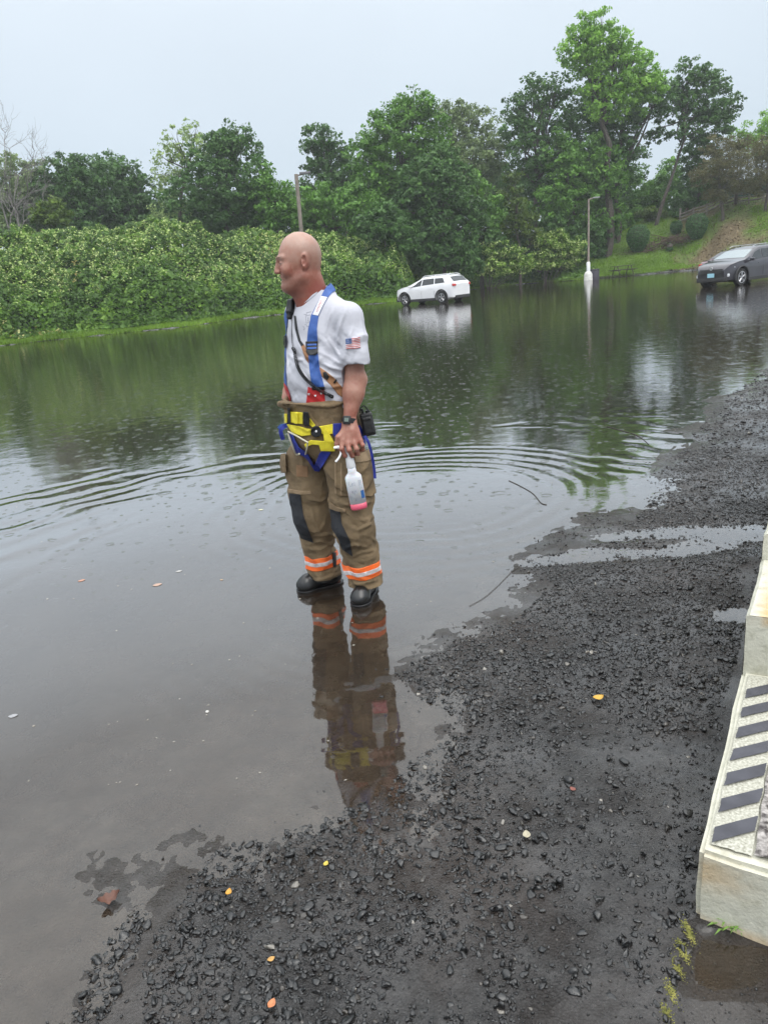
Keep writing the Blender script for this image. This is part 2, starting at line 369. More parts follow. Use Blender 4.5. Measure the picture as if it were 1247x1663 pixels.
    df = N(nt, 'ShaderNodeBsdfDiffuse')
    n3 = N(nt, 'ShaderNodeTexNoise'); n3.inputs['Scale'].default_value = .8; n3.inputs['Detail'].default_value = 5; n3.inputs['Distortion'].default_value = 1.2; L(P, n3.inputs['Vector'])
    cr = ramp(nt, [(.3, (.042, .030, .021)), (.7, (.066, .048, .034))]); L(n3.outputs[0], cr.inputs[0]); L(cr.outputs[0], df.inputs[0])
    mk = M('SUBTRACT', 1.0, M('EXPONENT', M('MULTIPLY', dep.outputs['Fac'], -26)))
    m1 = N(nt, 'ShaderNodeMixShader'); L(mk, m1.inputs[0]); L(tr.outputs[0], m1.inputs[1]); L(df.outputs[0], m1.inputs[2])
    gl = N(nt, 'ShaderNodeBsdfGlossy'); gl.inputs['Roughness'].default_value = .035; L(bp.outputs[0], gl.inputs['Normal'])
    fr = N(nt, 'ShaderNodeFresnel'); fr.inputs['IOR'].default_value = 1.58; L(bp.outputs[0], fr.inputs['Normal'])
    lw = N(nt, 'ShaderNodeLayerWeight'); lw.inputs['Blend'].default_value = .5; L(bp.outputs[0], lw.inputs['Normal'])
    rf = ramp(nt, [(0, (.045,)*3), (.25, (.065,)*3), (.40, (.115,)*3), (.50, (.160,)*3), (.673, (.47,)*3), (.75, (.74,)*3), (.88, (.86,)*3), (1, (.94,)*3)]); L(lw.outputs['Facing'], rf.inputs[0]); frb = rf.outputs[0]; m2 = N(nt, 'ShaderNodeMixShader'); L(frb, m2.inputs[0]); L(m1.outputs[0], m2.inputs[1]); L(gl.outputs[0], m2.inputs[2]); L(m2.outputs[0], out.inputs[0])
    return m
rw = [0.0]; r = .4
while r < 95: rw.append(r); r *= 1.03
X, Y = polar(np.array(rw), np.radians(np.arange(-62, 62.1, .5))); Zg = gh(X, Y)
nr, na = X.shape; idx = np.arange(nr*na).reshape(nr, na)
q = np.stack([idx[:-1, :-1], idx[:-1, 1:], idx[1:, 1:], idx[1:, :-1]], -1).reshape(-1, 4)
zc = Zg.ravel()[q].min(1); q = q[zc < .004]
o = mesh_obj('water', np.stack([X, Y, X*0], -1).reshape(-1, 3), q, water_mat(), smooth=True, attrs=dict(depth=np.clip(-Zg, 0, 1).ravel()))
tag(o, kind='structure')
# ------------------------------------------------------------------ gravel (one mass)
def ico(sub):
    bm = bmesh.new(); bmesh.ops.create_icosphere(bm, subdivisions=sub, radius=1); bm.verts.index_update()
    v = np.array([p.co[:] for p in bm.verts]); f = np.array([[a.index for a in t.verts] for t in bm.faces]); bm.free(); return v, f
def rand_rot(n):
    qn = RNG.normal(size=(n, 4)); qn /= np.linalg.norm(qn, axis=1)[:, None]; w, x, y, z = qn.T
    return np.stack([1-2*(y*y+z*z), 2*(x*y-z*w), 2*(x*z+y*w), 2*(x*y+z*w), 1-2*(x*x+z*z), 2*(y*z-x*w), 2*(x*z-y*w), 2*(y*z+x*w), 1-2*(x*x+y*y)], -1).reshape(n, 3, 3)
def stones(xy, size, sub, variants=24):
    bv, bf = ico(sub); n = len(xy); vs = []
    for k in range(variants):
        v = bv.copy()
        for c in range(9):                              # cut flats into each crumb
            d = RNG.normal(size=3); d /= np.linalg.norm(d); lim = RNG.uniform(.28, .66); s = v@d; v = v - np.outer(np.clip(s-lim, 0, None), d)*1.0
        v = v*[1.25, RNG.uniform(.7, 1.2), RNG.uniform(.5, .95)] + RNG.normal(size=v.shape)*.045; vs.append(v)
    vs = np.array(vs); k = RNG.integers(0, variants, n); R = rand_rot(n)
    tilt = RNG.uniform(0, 1, n) < .75
    V = vs[k]*size[:, None, None]; Vr = np.einsum('nij,nvj->nvi', R, V)
    a = RNG.uniform(0, 2*PI, n); c, s = np.cos(a), np.sin(a); Vf = np.stack([V[..., 0]*c[:, None]-V[..., 1]*s[:, None], V[..., 0]*s[:, None]+V[..., 1]*c[:, None], V[..., 2]], -1)
    V = np.where(tilt[:, None, None], Vf, Vr)
    z = gh(xy[:, 0], xy[:, 1]) + size*RNG.uniform(-.35, .30, n)
    V = V + np.stack([xy[:, 0], xy[:, 1], z], -1)[:, None, :]
    F_ = bf[None] + (np.arange(n)*len(bv))[:, None, None]
    return V.reshape(-1, 3), F_.reshape(-1, 3), np.repeat(RNG.uniform(0, 1, n), len(bf))
def scatter(poly, dens, dmin=0):
    p = np.array(poly); lo, hi = p.min(0), p.max(0); n = int(dens*np.prod(hi-lo)); P_ = RNG.uniform(lo, hi, (n, 2))
    return P_[in_poly(P_[:, 0], P_[:, 1], poly)]
pts = []
allb = [(-2.2, .8), (14, .8), (14, 14), (-2.2, 14)]
lo = np.array([-1.6, .9]); hi = np.array([9., 13.])
P0 = RNG.uniform([-1.6, .9], [2.6, 4.6], (170000, 2)); P1 = RNG.uniform([0.2, 3.6], [9, 13], (90000, 2)); P1 = P1[P1[:, 1] > 4.6]
keep0 = RNG.uniform(0, 1, len(P0)) < grav_w(P0[:, 0], P0[:, 1]); P0 = P0[keep0]
keep1 = RNG.uniform(0, 1, len(P1)) < grav_w(P1[:, 0], P1[:, 1]); P1 = P1[keep1]
# loose strays
P2 = RNG.uniform([-1.4, 1.0], [2.6, 5.5], (9000, 2)); bk = in_poly(P2[:, 0], P2[:, 1], BANK); dd = seg_dist(P2[:, 0], P2[:, 1], NEARPTS)
P2 = P2[(bk | (dd < .16)) & (RNG.uniform(0, 1, len(P2)) < np.where(bk, .55, .4))]
BCL = [gp(a, b)[:2] for a, b in ((1122, 1488), (1180, 1130), (1195, 1075), (1225, 960), (1400, 900), (1500, 1488))]
def bar_clear(P): return ~in_poly(P[:, 0], P[:, 1], BCL)
P0 = P0[bar_clear(P0)]; P2 = P2[bar_clear(P2)]
s0 = np.clip(RNG.lognormal(math.log(.0050), .55, len(P0)), .0018, .018); s1 = np.clip(RNG.lognormal(math.log(.0095), .45, len(P1)), .004, .026); s2 = np.clip(RNG.lognormal(math.log(.0034), .6, len(P2)), .0014, .013)
P3 = RNG.uniform([-1.5, 1.0], [3.2, 6.0], (230000, 2)); bk3 = in_poly(P3[:, 0], P3[:, 1], BANK); dd3 = seg_dist(P3[:, 0], P3[:, 1], NEARPTS)
k3 = np.clip(.25+.9*fbm(P3[:, 0]*3, P3[:, 1]*3, o=4, seed=47), 0, 1)*np.where(bk3, 1, np.exp(-dd3/.10)*.5); P3 = P3[(RNG.uniform(0, 1, len(P3)) < k3)]; P3 = P3[bar_clear(P3)]
s3 = np.clip(RNG.lognormal(math.log(.0028), .45, len(P3)), .0012, .007)*np.clip(np.hypot(P3[:, 0], P3[:, 1])/2.2, .8, 2)
nearm = P0[:, 1] < 2.9
Vs, Fs, As = [], [], []; off = 0
for (P_, s_, sub) in ((P0[nearm]*1.0, s0[nearm]*1.05, 2), (P0[~nearm], s0[~nearm], 1), (P1, s1, 1), (P2, s2, 1), (P3, s3, 1)):
    v, f, a = stones(P_, s_, sub); Vs.append(v); Fs.append(f+off); As.append(a); off += len(v)
def gravel_mat():
    m, nt, out = newmat('wet_gravel'); L = nt.links.new
    b = N(nt, 'ShaderNodeBsdfPrincipled'); L(b.outputs[0], out.inputs[0])
    a = N(nt, 'ShaderNodeAttribute'); a.attribute_name = 'var'
    r = ramp(nt, [(0, (.003, .003, .0031)), (.6, (.008, .0078, .008)), (.95, (.016, .015, .0145)), (.995, (.05, .042, .034)), (1, (.25, .23, .20))]); L(a.outputs['Fac'], r.inputs[0])
    L(r.outputs[0], b.inputs['Base Color'])
    b.inputs['Coat Weight'].default_value = .5; b.inputs['Coat Roughness'].default_value = .12
    r2 = ramp(nt, [(0, (.5,)*3), (.5, (.26,)*3), (1, (.42,)*3)]); L(a.outputs['Fac'], r2.inputs[0]); L(r2.outputs[0], b.inputs['Roughness'])
    tc = N(nt, 'ShaderNodeTexCoord'); n = N(nt, 'ShaderNodeTexNoise'); n.inputs['Scale'].default_value = 260; L(tc.outputs['Object'], n.inputs['Vector'])
    bp = N(nt, 'ShaderNodeBump'); bp.inputs['Distance'].default_value = .002; L(n.outputs[0], bp.inputs['Height']); L(bp.outputs[0], b.inputs['Normal'])
    return m
o = mesh_obj('gravel', np.concatenate(Vs), np.concatenate(Fs), gravel_mat(), attrs=dict(var=np.concatenate(As)))
print('stones', len(P0), len(P1), len(P2), len(P3))
tag(o, 'loose wet black gravel spread along the edge of the flood water', 'gravel', kind='stuff')
# ------------------------------------------------------------------ world + sun
w = bpy.data.worlds.new('World'); SC.world = w; w.use_nodes = True; nt = w.node_tree; nt.nodes.clear(); L = nt.links.new
out = N(nt, 'ShaderNodeOutputWorld'); bg = N(nt, 'ShaderNodeBackground'); L(bg.outputs[0], out.inputs[0])
SUN_E, SUN_A = math.radians(58), math.radians(150)
sky = N(nt, 'ShaderNodeTexSky'); sky.sky_type = 'NISHITA'; sky.sun_disc = False; sky.sun_elevation = SUN_E; sky.sun_rotation = SUN_A
bg.inputs[1].default_value = .1
tc = N(nt, 'ShaderNodeTexCoord'); sp = N(nt, 'ShaderNodeSeparateXYZ'); L(tc.outputs['Generated'], sp.inputs[0])
nz = N(nt, 'ShaderNodeTexNoise'); nz.inputs['Scale'].default_value = 1.6; nz.inputs['Detail'].default_value = 4; L(tc.outputs['Generated'], nz.inputs['Vector'])
# overcast deck: brighter overhead, paler grey blue low down (x10 because background strength is .1)
cr = ramp(nt, [(0, (.455, .54, .615)), (.12, (.50, .58, .65)), (.28, (.60, .67, .735)), (.45, (.66, .72, .77)), (.7, (.78, .81, .83)), (1, (.80, .82, .83))]); L(sp.outputs[2], cr.inputs[0])
gain = N(nt, 'ShaderNodeMapRange', interpolation_type='SMOOTHSTEP'); L(sp.outputs[2], gain.inputs[0]); gain.inputs[1].default_value = .27; gain.inputs[2].default_value = .95; gain.inputs[3].default_value = 10; gain.inputs[4].default_value = 26
m1 = N(nt, 'ShaderNodeMapRange'); L(nz.outputs[0], m1.inputs[0]); m1.inputs[1].default_value = .3; m1.inputs[2].default_value = .7; m1.inputs[3].default_value = .93; m1.inputs[4].default_value = 1.06
mm = N(nt, 'ShaderNodeMath', operation='MULTIPLY'); L(gain.outputs[0], mm.inputs[0]); L(m1.outputs[0], mm.inputs[1])
vs = N(nt, 'ShaderNodeVectorMath', operation='SCALE'); L(cr.outputs[0], vs.inputs[0]); L(mm.outputs[0], vs.inputs['Scale'])
mx = N(nt, 'ShaderNodeMix'); mx.data_type = 'RGBA'; mx.inputs[0].default_value = .90; L(sky.outputs[0], mx.inputs[6]); L(vs.outputs[0], mx.inputs[7]); L(mx.outputs[2], bg.inputs[0])
sd = bpy.data.lights.new('sun', 'SUN'); sd.energy = 1.2; sd.angle = math.radians(40); sd.color = (1, .97, .92)
so = bpy.data.objects.new('sun', sd); COL.objects.link(so)
so.rotation_euler = (math.radians(90)-SUN_E, 0, PI-SUN_A+PI) if False else Vector((math.sin(SUN_A)*math.cos(SUN_E), math.cos(SUN_A)*math.cos(SUN_E), math.sin(SUN_E))).to_track_quat('Z', 'Y').to_euler()
# ------------------------------------------------------------------ foliage tools
def leaf_quads(C, size, up=.5, nrm=None, asp=.6, spread=1.0):
    """C (n,3) centres -> folded leaf faces (2 quads sharing a midrib)"""
    n = len(C)
    d = RNG.normal(size=(n, 3))*spread
    if nrm is not None: d = d + nrm
    d[:, 2] += up; d /= np.linalg.norm(d, axis=1)[:, None]
    t = RNG.normal(size=(n, 3)); t -= d*np.sum(t*d, 1)[:, None]; t /= np.linalg.norm(t, axis=1)[:, None]; b = np.cross(d, t)
    s = (size*np.clip(RNG.lognormal(-.05, .38, n), .4, 2.1))[:, None]
    a0 = C - t*s*.5; a1 = C + t*s*.5 - d*s*.10; mid = C + d*s*.06
    l = mid + b*s*asp*.5 - d*s*.08; r = mid - b*s*asp*.5 - d*s*.08
    V = np.stack([a0, r, a1, l], 1).reshape(-1, 3)
    F_ = np.arange(n*4).reshape(n, 4)
    return V, F_
def crown_points(blobs, clump=.5, per=46, dens=1.0, fill=.35):
    """blobs: [(centre3, (rx,ry,rz))]; returns leaf centres, outward normals, tone"""
    Cs, Ns, Ts = [], [], []
    for c, rad in blobs:
        rad = np.array(rad); R = rad.mean(); nc = max(6, int(dens*5.2*(R/clump)**2))
        u = RNG.normal(size=(nc, 3)); u /= np.linalg.norm(u, axis=1)[:, None]
        rr_ = np.where(RNG.uniform(0, 1, nc) < fill, RNG.uniform(.3, .85, nc), RNG.uniform(.82, 1.08, nc))
        rr_ *= 1+.16*fbm(u[:, 0]*2+c[0], u[:, 1]*2+c[2], u[:, 2]*2, o=2, seed=5)
        cc = c + u*rad*rr_[:, None]
        tone = RNG.normal(0, .13, nc) 
        cs = clump*RNG.uniform(.55, 1.35, nc)
        k = np.repeat(np.arange(nc), per); v = RNG.normal(size=(len(k), 3)); v /= np.linalg.norm(v, axis=1)[:, None]
        rad2 = RNG.uniform(.25, 1.0, len(k))**.6
        off = v*(cs[k]*rad2)[:, None]*[1, 1, .62]
        Cs.append(cc[k]+off); Ns.append(.6*v+.5*u[k]); Ts.append(tone[k]+RNG.normal(0, .09, len(k)))
    return np.concatenate(Cs), np.concatenate(Ns), np.concatenate(Ts)
BARK = mat('bark', (.055, .045, .036), (.11, .095, .08), 9, .9, bump=.02, bscale=22)
BARKP = mat('pale_bark', (.13, .12, .11), (.22, .205, .19), 6, .85)
LM = dict(
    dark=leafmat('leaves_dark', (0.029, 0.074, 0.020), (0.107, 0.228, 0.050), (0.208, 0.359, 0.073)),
    mid=leafmat('leaves_mid', (0.046, 0.117, 0.020), (0.165, 0.346, 0.050), (0.295, 0.525, 0.082)),
    light=leafmat('leaves_light', (0.087, 0.207, 0.029), (0.309, 0.566, 0.075), (0.499, 0.620, 0.124)),
    grey=leafmat('leaves_greyish', (0.087, 0.135, 0.054), (0.281, 0.374, 0.146), (0.471, 0.552, 0.248)),
    pale=leafmat('leaves_pale', (0.146, 0.222, 0.073), (0.441, 0.580, 0.208), (0.620, 0.620, 0.351)),
    brown=leafmat('needles_brownish', (0.052, 0.060, 0.020), (0.169, 0.158, 0.056), (0.265, 0.199, 0.074), trans=.1),
    lime=leafmat('leaves_lime', (.035, .07, .010), (.13, .21, .025), (.36, .42, .06)),
    hedge=leafmat('leaves_clipped', (0.023, 0.067, 0.020), (0.082, 0.189, 0.054), (0.146, 0.277, 0.073), trans=.1))
def limb(mb, a, b, r0, r1, wob=.25, n=6, sag=.0):
    a = np.array(a, float); b = np.array(b, float); L_ = np.linalg.norm(b-a); pts = []; rads = []
    o1 = RNG.normal(size=3)*wob*L_*.12; o2 = RNG.normal(size=3)*wob*L_*.12
    for i in range(n+1):
        t = i/n; p = a*(1-t)+b*t + o1*math.sin(PI*t) + o2*math.sin(2*PI*t); p[2] += sag*math.sin(PI*t)*L_
        pts.append(p); rads.append(r0*(1-t)+r1*t)
    mb.tube(pts, rads, 6); return pts
def tree(name, label, blobs_px, Y, kind='mid', trunk_px=None, trunk_r=.22, clump=.55, per=46, leaf=.23, dens=1.0, fill=.35, depth=.9, group=None, cat='tree', bark=None, limbs=True, spread=1.0, zbase=None, tone_by_h=.12, asp=.6):
    """blobs_px: [(px,py,rpx[,ry_px[,dY]])] traced on the photo, placed at distance Y, given a real radius and depth"""
    bl = []
    for b in blobs_px:
        px, py, rp = b[:3]; ryp = b[3] if len(b) > 3 and b[3] else rp; dY = b[4] if len(b) > 4 else RNG.uniform(-.5, .5)*rp/FPX*Y
        c = at(px, py, Y+dY); sc = np.linalg.norm(c-CAM)/FPX*.97
        bl.append((c, (rp*sc*1.08, rp*sc*depth*1.08, ryp*sc*1.06)))
    cx = trunk_px[0] if trunk_px else np.mean([b[0] for b in blobs_px]); 
    low = max(blobs_px, key=lambda b: b[1])
    base = at(cx, trunk_px[1] if trunk_px else low[1]+low[2], Y); base[2] = gh(base[0], base[1]) if zbase is None else zbase
    root = empty(name, base, 0, label, cat, group)
    mb = MB(); top = max(bl, key=lambda t: t[0][2]); topc = top[0]
    cen = np.mean([b[0] for b in bl], 0)
    fork = base*.45+cen*.55; fork[2] = base[2]+(cen[2]-base[2])*.6
    limb(mb, [0, 0, -.3], fork-base, trunk_r, trunk_r*.62, .15, 7); limb(mb, fork-base, topc-base, trunk_r*.62, trunk_r*.12, .3, 6)
    if limbs:
        for c, r_ in bl:
            t = RNG.uniform(.15, .95); s = fork*(1-t)*1.0 + (base*.3+fork*.7)*t
            s = s if c[2] < fork[2]+1 else fork*(1-t*.5)+topc*t*.5
            tip = c+(c-s)/np.linalg.norm(c-s)*r_[0]*.5; limb(mb, s-base, tip-base, trunk_r*.38, trunk_r*.06, .4, 6)
            for _ in range(5):
                u = RNG.normal(size=3); u /= np.linalg.norm(u); u[2] = abs(u[2])*.7
                limb(mb, (s*.35+c*.65)-base, c+u*np.array(r_)*.85-base, trunk_r*.15, trunk_r*.03, .5, 4)
    mb.build('trunk', bark or BARK, root, smooth=True)
    C_, Nn, T_ = crown_points(bl, clump, per, dens, fill)
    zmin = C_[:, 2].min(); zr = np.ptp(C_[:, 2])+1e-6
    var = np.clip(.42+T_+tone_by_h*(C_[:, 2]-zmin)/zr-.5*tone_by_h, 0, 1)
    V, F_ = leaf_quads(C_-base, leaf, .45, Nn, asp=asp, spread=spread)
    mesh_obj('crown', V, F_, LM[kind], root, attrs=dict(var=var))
    return root
BG = 'trees along the far bank'
def T(label, blobs, Y, kind='mid', **kw): return tree(kw.pop('name', 'broadleaf_tree'), label, blobs, Y, kind, group=BG, **kw)
# left side of the picture
T('low greyish green tree at the far left edge of the photo beneath the bare branches', [(8, 305, 42), (40, 300, 34), (25, 340, 42), (70, 330, 38)], 74, 'grey', dens=.8)
T('rounded dark green tree left of the gap, behind the lime sapling', [(100, 300, 36), (128, 285, 26), (150, 305, 40), (95, 335, 40), (140, 345, 42)], 72, 'dark')
T('dark green tree with a pointed top between the rounded tree and the wispy one', [(178, 278, 22), (200, 290, 24), (215, 312, 30), (180, 318, 40), (222, 340, 38), (190, 350, 42), (240, 362, 24)], 76, 'dark')
T('pale wispy open crowned tree reaching above its dark neighbour on the left half', [(268, 255, 17), (290, 228, 20), (318, 215, 18), (300, 255, 22), (262, 290, 18), (330, 235, 18), (285, 300, 26), (278, 335, 30)], 70, 'pale', clump=.42, per=22, dens=.55, leaf=.2, fill=.5)
T('broad dark green tree with twin tops right of the wispy tree', [(352, 228, 20), (382, 222, 20), (345, 262, 34), (388, 258, 34), (402, 300, 38), (350, 310, 42), (308, 322, 34), (370, 345, 42), (418, 340, 30)], 68, 'dark')
T('bright leafy tree tapering down toward the wooden lamp pole', [(425, 290, 20), (438, 312, 24), (458, 325, 22), (450, 350, 28), (478, 350, 20)], 66, 'mid')
T('dark open crowned tree just right of the wooden lamp pole', [(508, 228, 18), (530, 218, 18), (545, 240, 16), (515, 255, 22), (540, 275, 30), (525, 305, 30), (560, 295, 26)], 74, 'dark', clump=.48, dens=.8)
T('grey green bushy tree low behind the thicket above the bald head', [(500, 340, 28), (535, 335, 34), (570, 340, 34), (520, 362, 24), (600, 350, 30)], 66, 'mid')
T('tall mid green tree with a domed top in the centre of the skyline', [(648, 182, 20), (675, 176, 24), (700, 190, 18), (628, 205, 24), (690, 222, 34), (650, 225, 36), (610, 232, 26), (595, 262, 30), (640, 275, 40), (700, 268, 34), (600, 305, 34), (650, 320, 36)], 70, 'mid', trunk_r=.3)
T('greyish dark tree behind and right of the central dome', [(730, 188, 20), (755, 190, 20), (785, 212, 26), (745, 225, 34), (800, 245, 26), (770, 262, 34), (735, 262, 30), (800, 285, 22)], 80, 'grey', clump=.6)
T('dense dark tree standing full to the ground behind the white car', [(715, 268, 26), (690, 300, 36), (735, 300, 32), (672, 345, 38), (722, 350, 40), (690, 392, 36), (735, 398, 38), (768, 345, 22), (715, 425, 26), (752, 420, 22), (690, 430, 16), (770, 438, 14)], 66, 'dark', clump=.5, dens=1.15)
T('bright olive tree between the dense dark tree and the vine covered snag', [(772, 300, 18), (786, 322, 20), (795, 350, 22), (782, 375, 24), (775, 405, 22)], 70, 'mid', tone_by_h=.4)
T('big dark tree at the left shoulder of the tallest tree', [(875, 150, 22), (898, 148, 22), (845, 178, 22), (870, 192, 32), (835, 210, 20), (848, 232, 30), (898, 215, 34), (880, 262, 36), (850, 285, 28), (905, 300, 36)], 76, 'dark', trunk_r=.35, clump=.6, dens=.85)
T('tallest light green tree with a spire shaped top at the right', [(952, 50, 22), (975, 44, 20), (940, 82, 24), (970, 84, 28), (1003, 72, 20), (1030, 88, 20), (995, 118, 30), (1035, 125, 26), (955, 120, 26), (1060, 135, 20), (1018, 160, 32), (980, 160, 28)], 74, 'light', trunk_px=(985, 400), trunk_r=.4, clump=.55)
T('shaded dark green mass directly below the light green spire', [(950, 180, 30), (1000, 195, 32), (1050, 175, 26), (1075, 145, 16), (950, 230, 34), (1010, 245, 32), (960, 285, 36), (1010, 300, 26)], 77, 'dark', trunk_r=.35)
T('olive green tree hanging over the thin metal lamp post', [(905, 245, 24), (935, 262, 30), (970, 250, 28), (985, 290, 26), (930, 305, 34), (895, 330, 28), (960, 340, 34), (915, 365, 30), (990, 345, 24)], 74, 'mid', trunk_px=(925, 420))
T('open crowned tree with a bare dark trunk against the sky at the right', [(1118, 118, 17), (1145, 126, 18), (1165, 138, 15), (1128, 152, 22), (1160, 172, 22), (1185, 168, 13), (1105, 150, 16), (1125, 190, 20), (1090, 178, 16), (1155, 205, 22), (1182, 198, 14), (1100, 215, 13), (1065, 215, 14), (1130, 232, 15)], 78, 'dark', trunk_px=(1064, 330), trunk_r=.2, clump=.42, dens=.75, per=34)
T('dark pillar of foliage right of the bare trunk', [(1128, 250, 22), (1145, 275, 26), (1125, 300, 22), (1140, 325, 22)], 80, 'dark')
T('bright green understorey tree at the foot of the bare trunk', [(1085, 285, 20), (1075, 308, 20), (1100, 300, 16), (1040, 315, 22), (1030, 335, 20), (1060, 325, 18)], 86, 'mid', tone_by_h=.5, trunk_r=.12)
T('light green treetop peeping at the right edge over the pines', [(1240, 205, 18), (1250, 225, 22), (1200, 218, 14), (1225, 240, 16)], 88, 'light', dens=.7)
P_ = 'pines in front of the split rail fence'
for lab, bl, tp, Y in (('brownish pine with a bare dark trunk, left of the three by the fence', [(1160, 240, 20, 15), (1175, 262, 26, 16), (1150, 285, 26, 13), (1178, 300, 28, 13), (1165, 318, 20, 8)], (1173, 362), 72),
                       ('brownish pine with a bare dark trunk, middle one of the three by the fence', [(1196, 230, 18, 14), (1205, 255, 24, 16), (1190, 280, 24, 13), (1212, 298, 22, 12)], (1193, 356), 74),
                       ('brownish pine with a bare dark trunk at the right edge of the photo', [(1246, 238, 22, 14), (1238, 262, 24, 15), (1252, 285, 26, 14), (1240, 305, 22, 10)], (1244, 360), 70)):
    tree('pine_tree', lab, bl, Y, 'brown', trunk_px=tp, trunk_r=.17, clump=.42, per=50, leaf=.2, asp=.22, dens=1.1, fill=.5, group=P_)
# bare tree at far left
bpos = at(22, 400, 66); bpos[2] = gh(bpos[0], bpos[1])
root = empty('bare_tree', bpos, 0, 'leafless pale grey tree rising at the far left edge', 'tree', BG)
mb = MB()
def grow(a, b, r, lev):
    pts = limb(mb, a, b, r, r*.45, .5, 5)
    if lev <= 0: return
    d = np.array(b)-np.array(a); L_ = np.linalg.norm(d); d /= L_
    for i in range(5 if lev > 1 else 6):
        s = pts[RNG.integers(1, len(pts))]; v = d*1.0+RNG.normal(size=3)*.55; v[2] = abs(v[2])*.9+.15; v /= np.linalg.norm(v)
        grow(s, s+v*L_*RNG.uniform(.38, .62), r*.5, lev-1)
for (bx, by) in ((8, 232), (32, 238), (46, 262), (-5, 262)):
    grow([0, 0, 0] if by < 240 else [0, 0, 2.5], (at(bx, by+45, 66)-bpos)*[1, 1, 1], .07, 3)
mb.build('branches', BARKP, root)
# vine snag
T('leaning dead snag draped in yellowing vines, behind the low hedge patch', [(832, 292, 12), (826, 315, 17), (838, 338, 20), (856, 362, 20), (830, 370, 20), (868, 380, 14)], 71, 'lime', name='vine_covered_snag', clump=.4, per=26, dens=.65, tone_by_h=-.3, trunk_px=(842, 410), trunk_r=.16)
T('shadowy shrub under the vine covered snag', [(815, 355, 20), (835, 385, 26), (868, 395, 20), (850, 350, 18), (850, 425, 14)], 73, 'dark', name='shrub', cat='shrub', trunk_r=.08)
T('lime green feathery sapling rising out of the thicket at left', [(62, 338, 12, 7), (85, 330, 15, 8), (100, 345, 15, 8), (70, 352, 18, 8), (92, 358, 18, 8)], 58, 'lime', name='sapling', trunk_px=(85, 380), trunk_r=.05, clump=.3, per=26, dens=.8, leaf=.18)
# undergrowth masses behind
UB = 'dark undergrowth shrubs below the trees'
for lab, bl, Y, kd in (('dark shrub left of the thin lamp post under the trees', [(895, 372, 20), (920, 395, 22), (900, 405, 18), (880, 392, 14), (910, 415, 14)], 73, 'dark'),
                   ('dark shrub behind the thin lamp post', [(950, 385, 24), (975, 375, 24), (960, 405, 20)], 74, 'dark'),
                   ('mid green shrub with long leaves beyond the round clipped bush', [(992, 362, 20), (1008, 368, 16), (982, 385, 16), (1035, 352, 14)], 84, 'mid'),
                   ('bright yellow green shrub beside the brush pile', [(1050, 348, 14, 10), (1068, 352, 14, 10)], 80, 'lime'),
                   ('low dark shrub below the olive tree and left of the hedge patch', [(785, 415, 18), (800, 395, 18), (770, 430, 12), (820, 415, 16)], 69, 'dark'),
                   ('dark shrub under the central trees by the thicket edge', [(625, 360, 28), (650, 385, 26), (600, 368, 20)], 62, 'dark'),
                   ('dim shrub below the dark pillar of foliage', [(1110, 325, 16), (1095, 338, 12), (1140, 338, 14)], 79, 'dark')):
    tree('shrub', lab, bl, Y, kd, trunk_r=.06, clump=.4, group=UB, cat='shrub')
# distant wood filling the skyline gaps (uncountable)
def band(name, pxs, Y, kind, label):
    bl = [(at(px, py, Y+RNG.uniform(-2, 2)), (r_*Y/FPX, r_*Y/FPX, r_*Y/FPX)) for px, py, r_ in pxs]
    C_, Nn, T_ = crown_points(bl, .7, 36, .8, .3); V, F_ = leaf_quads(C_, .32, .45, Nn)
    o = mesh_obj(name, V, F_, LM[kind], attrs=dict(var=np.clip(.4+T_, 0, 1))); tag(o, label, 'woodland', kind='stuff')
pxs = [(x, 352-30*math.exp(-((x-700)/260)**2)+RNG.uniform(-8, 8), 30) for x in range(-120, 1060, 26)] + [(x, 330+RNG.uniform(-6, 6), 26) for x in range(1060, 1400, 24)] + [(x, 300, 34) for x in range(580, 1040, 34)]+[(x, 395, 26) for x in range(580, 1040, 26)]+[(x, 425-.03*(x-580), 26) for x in range(560, 1060, 22)]+[(x, 372, 26) for x in range(-100, 700, 24)]
band('far_woodland', pxs, 90, 'dark', 'dark distant woodland closing the gaps between the nearer trees')
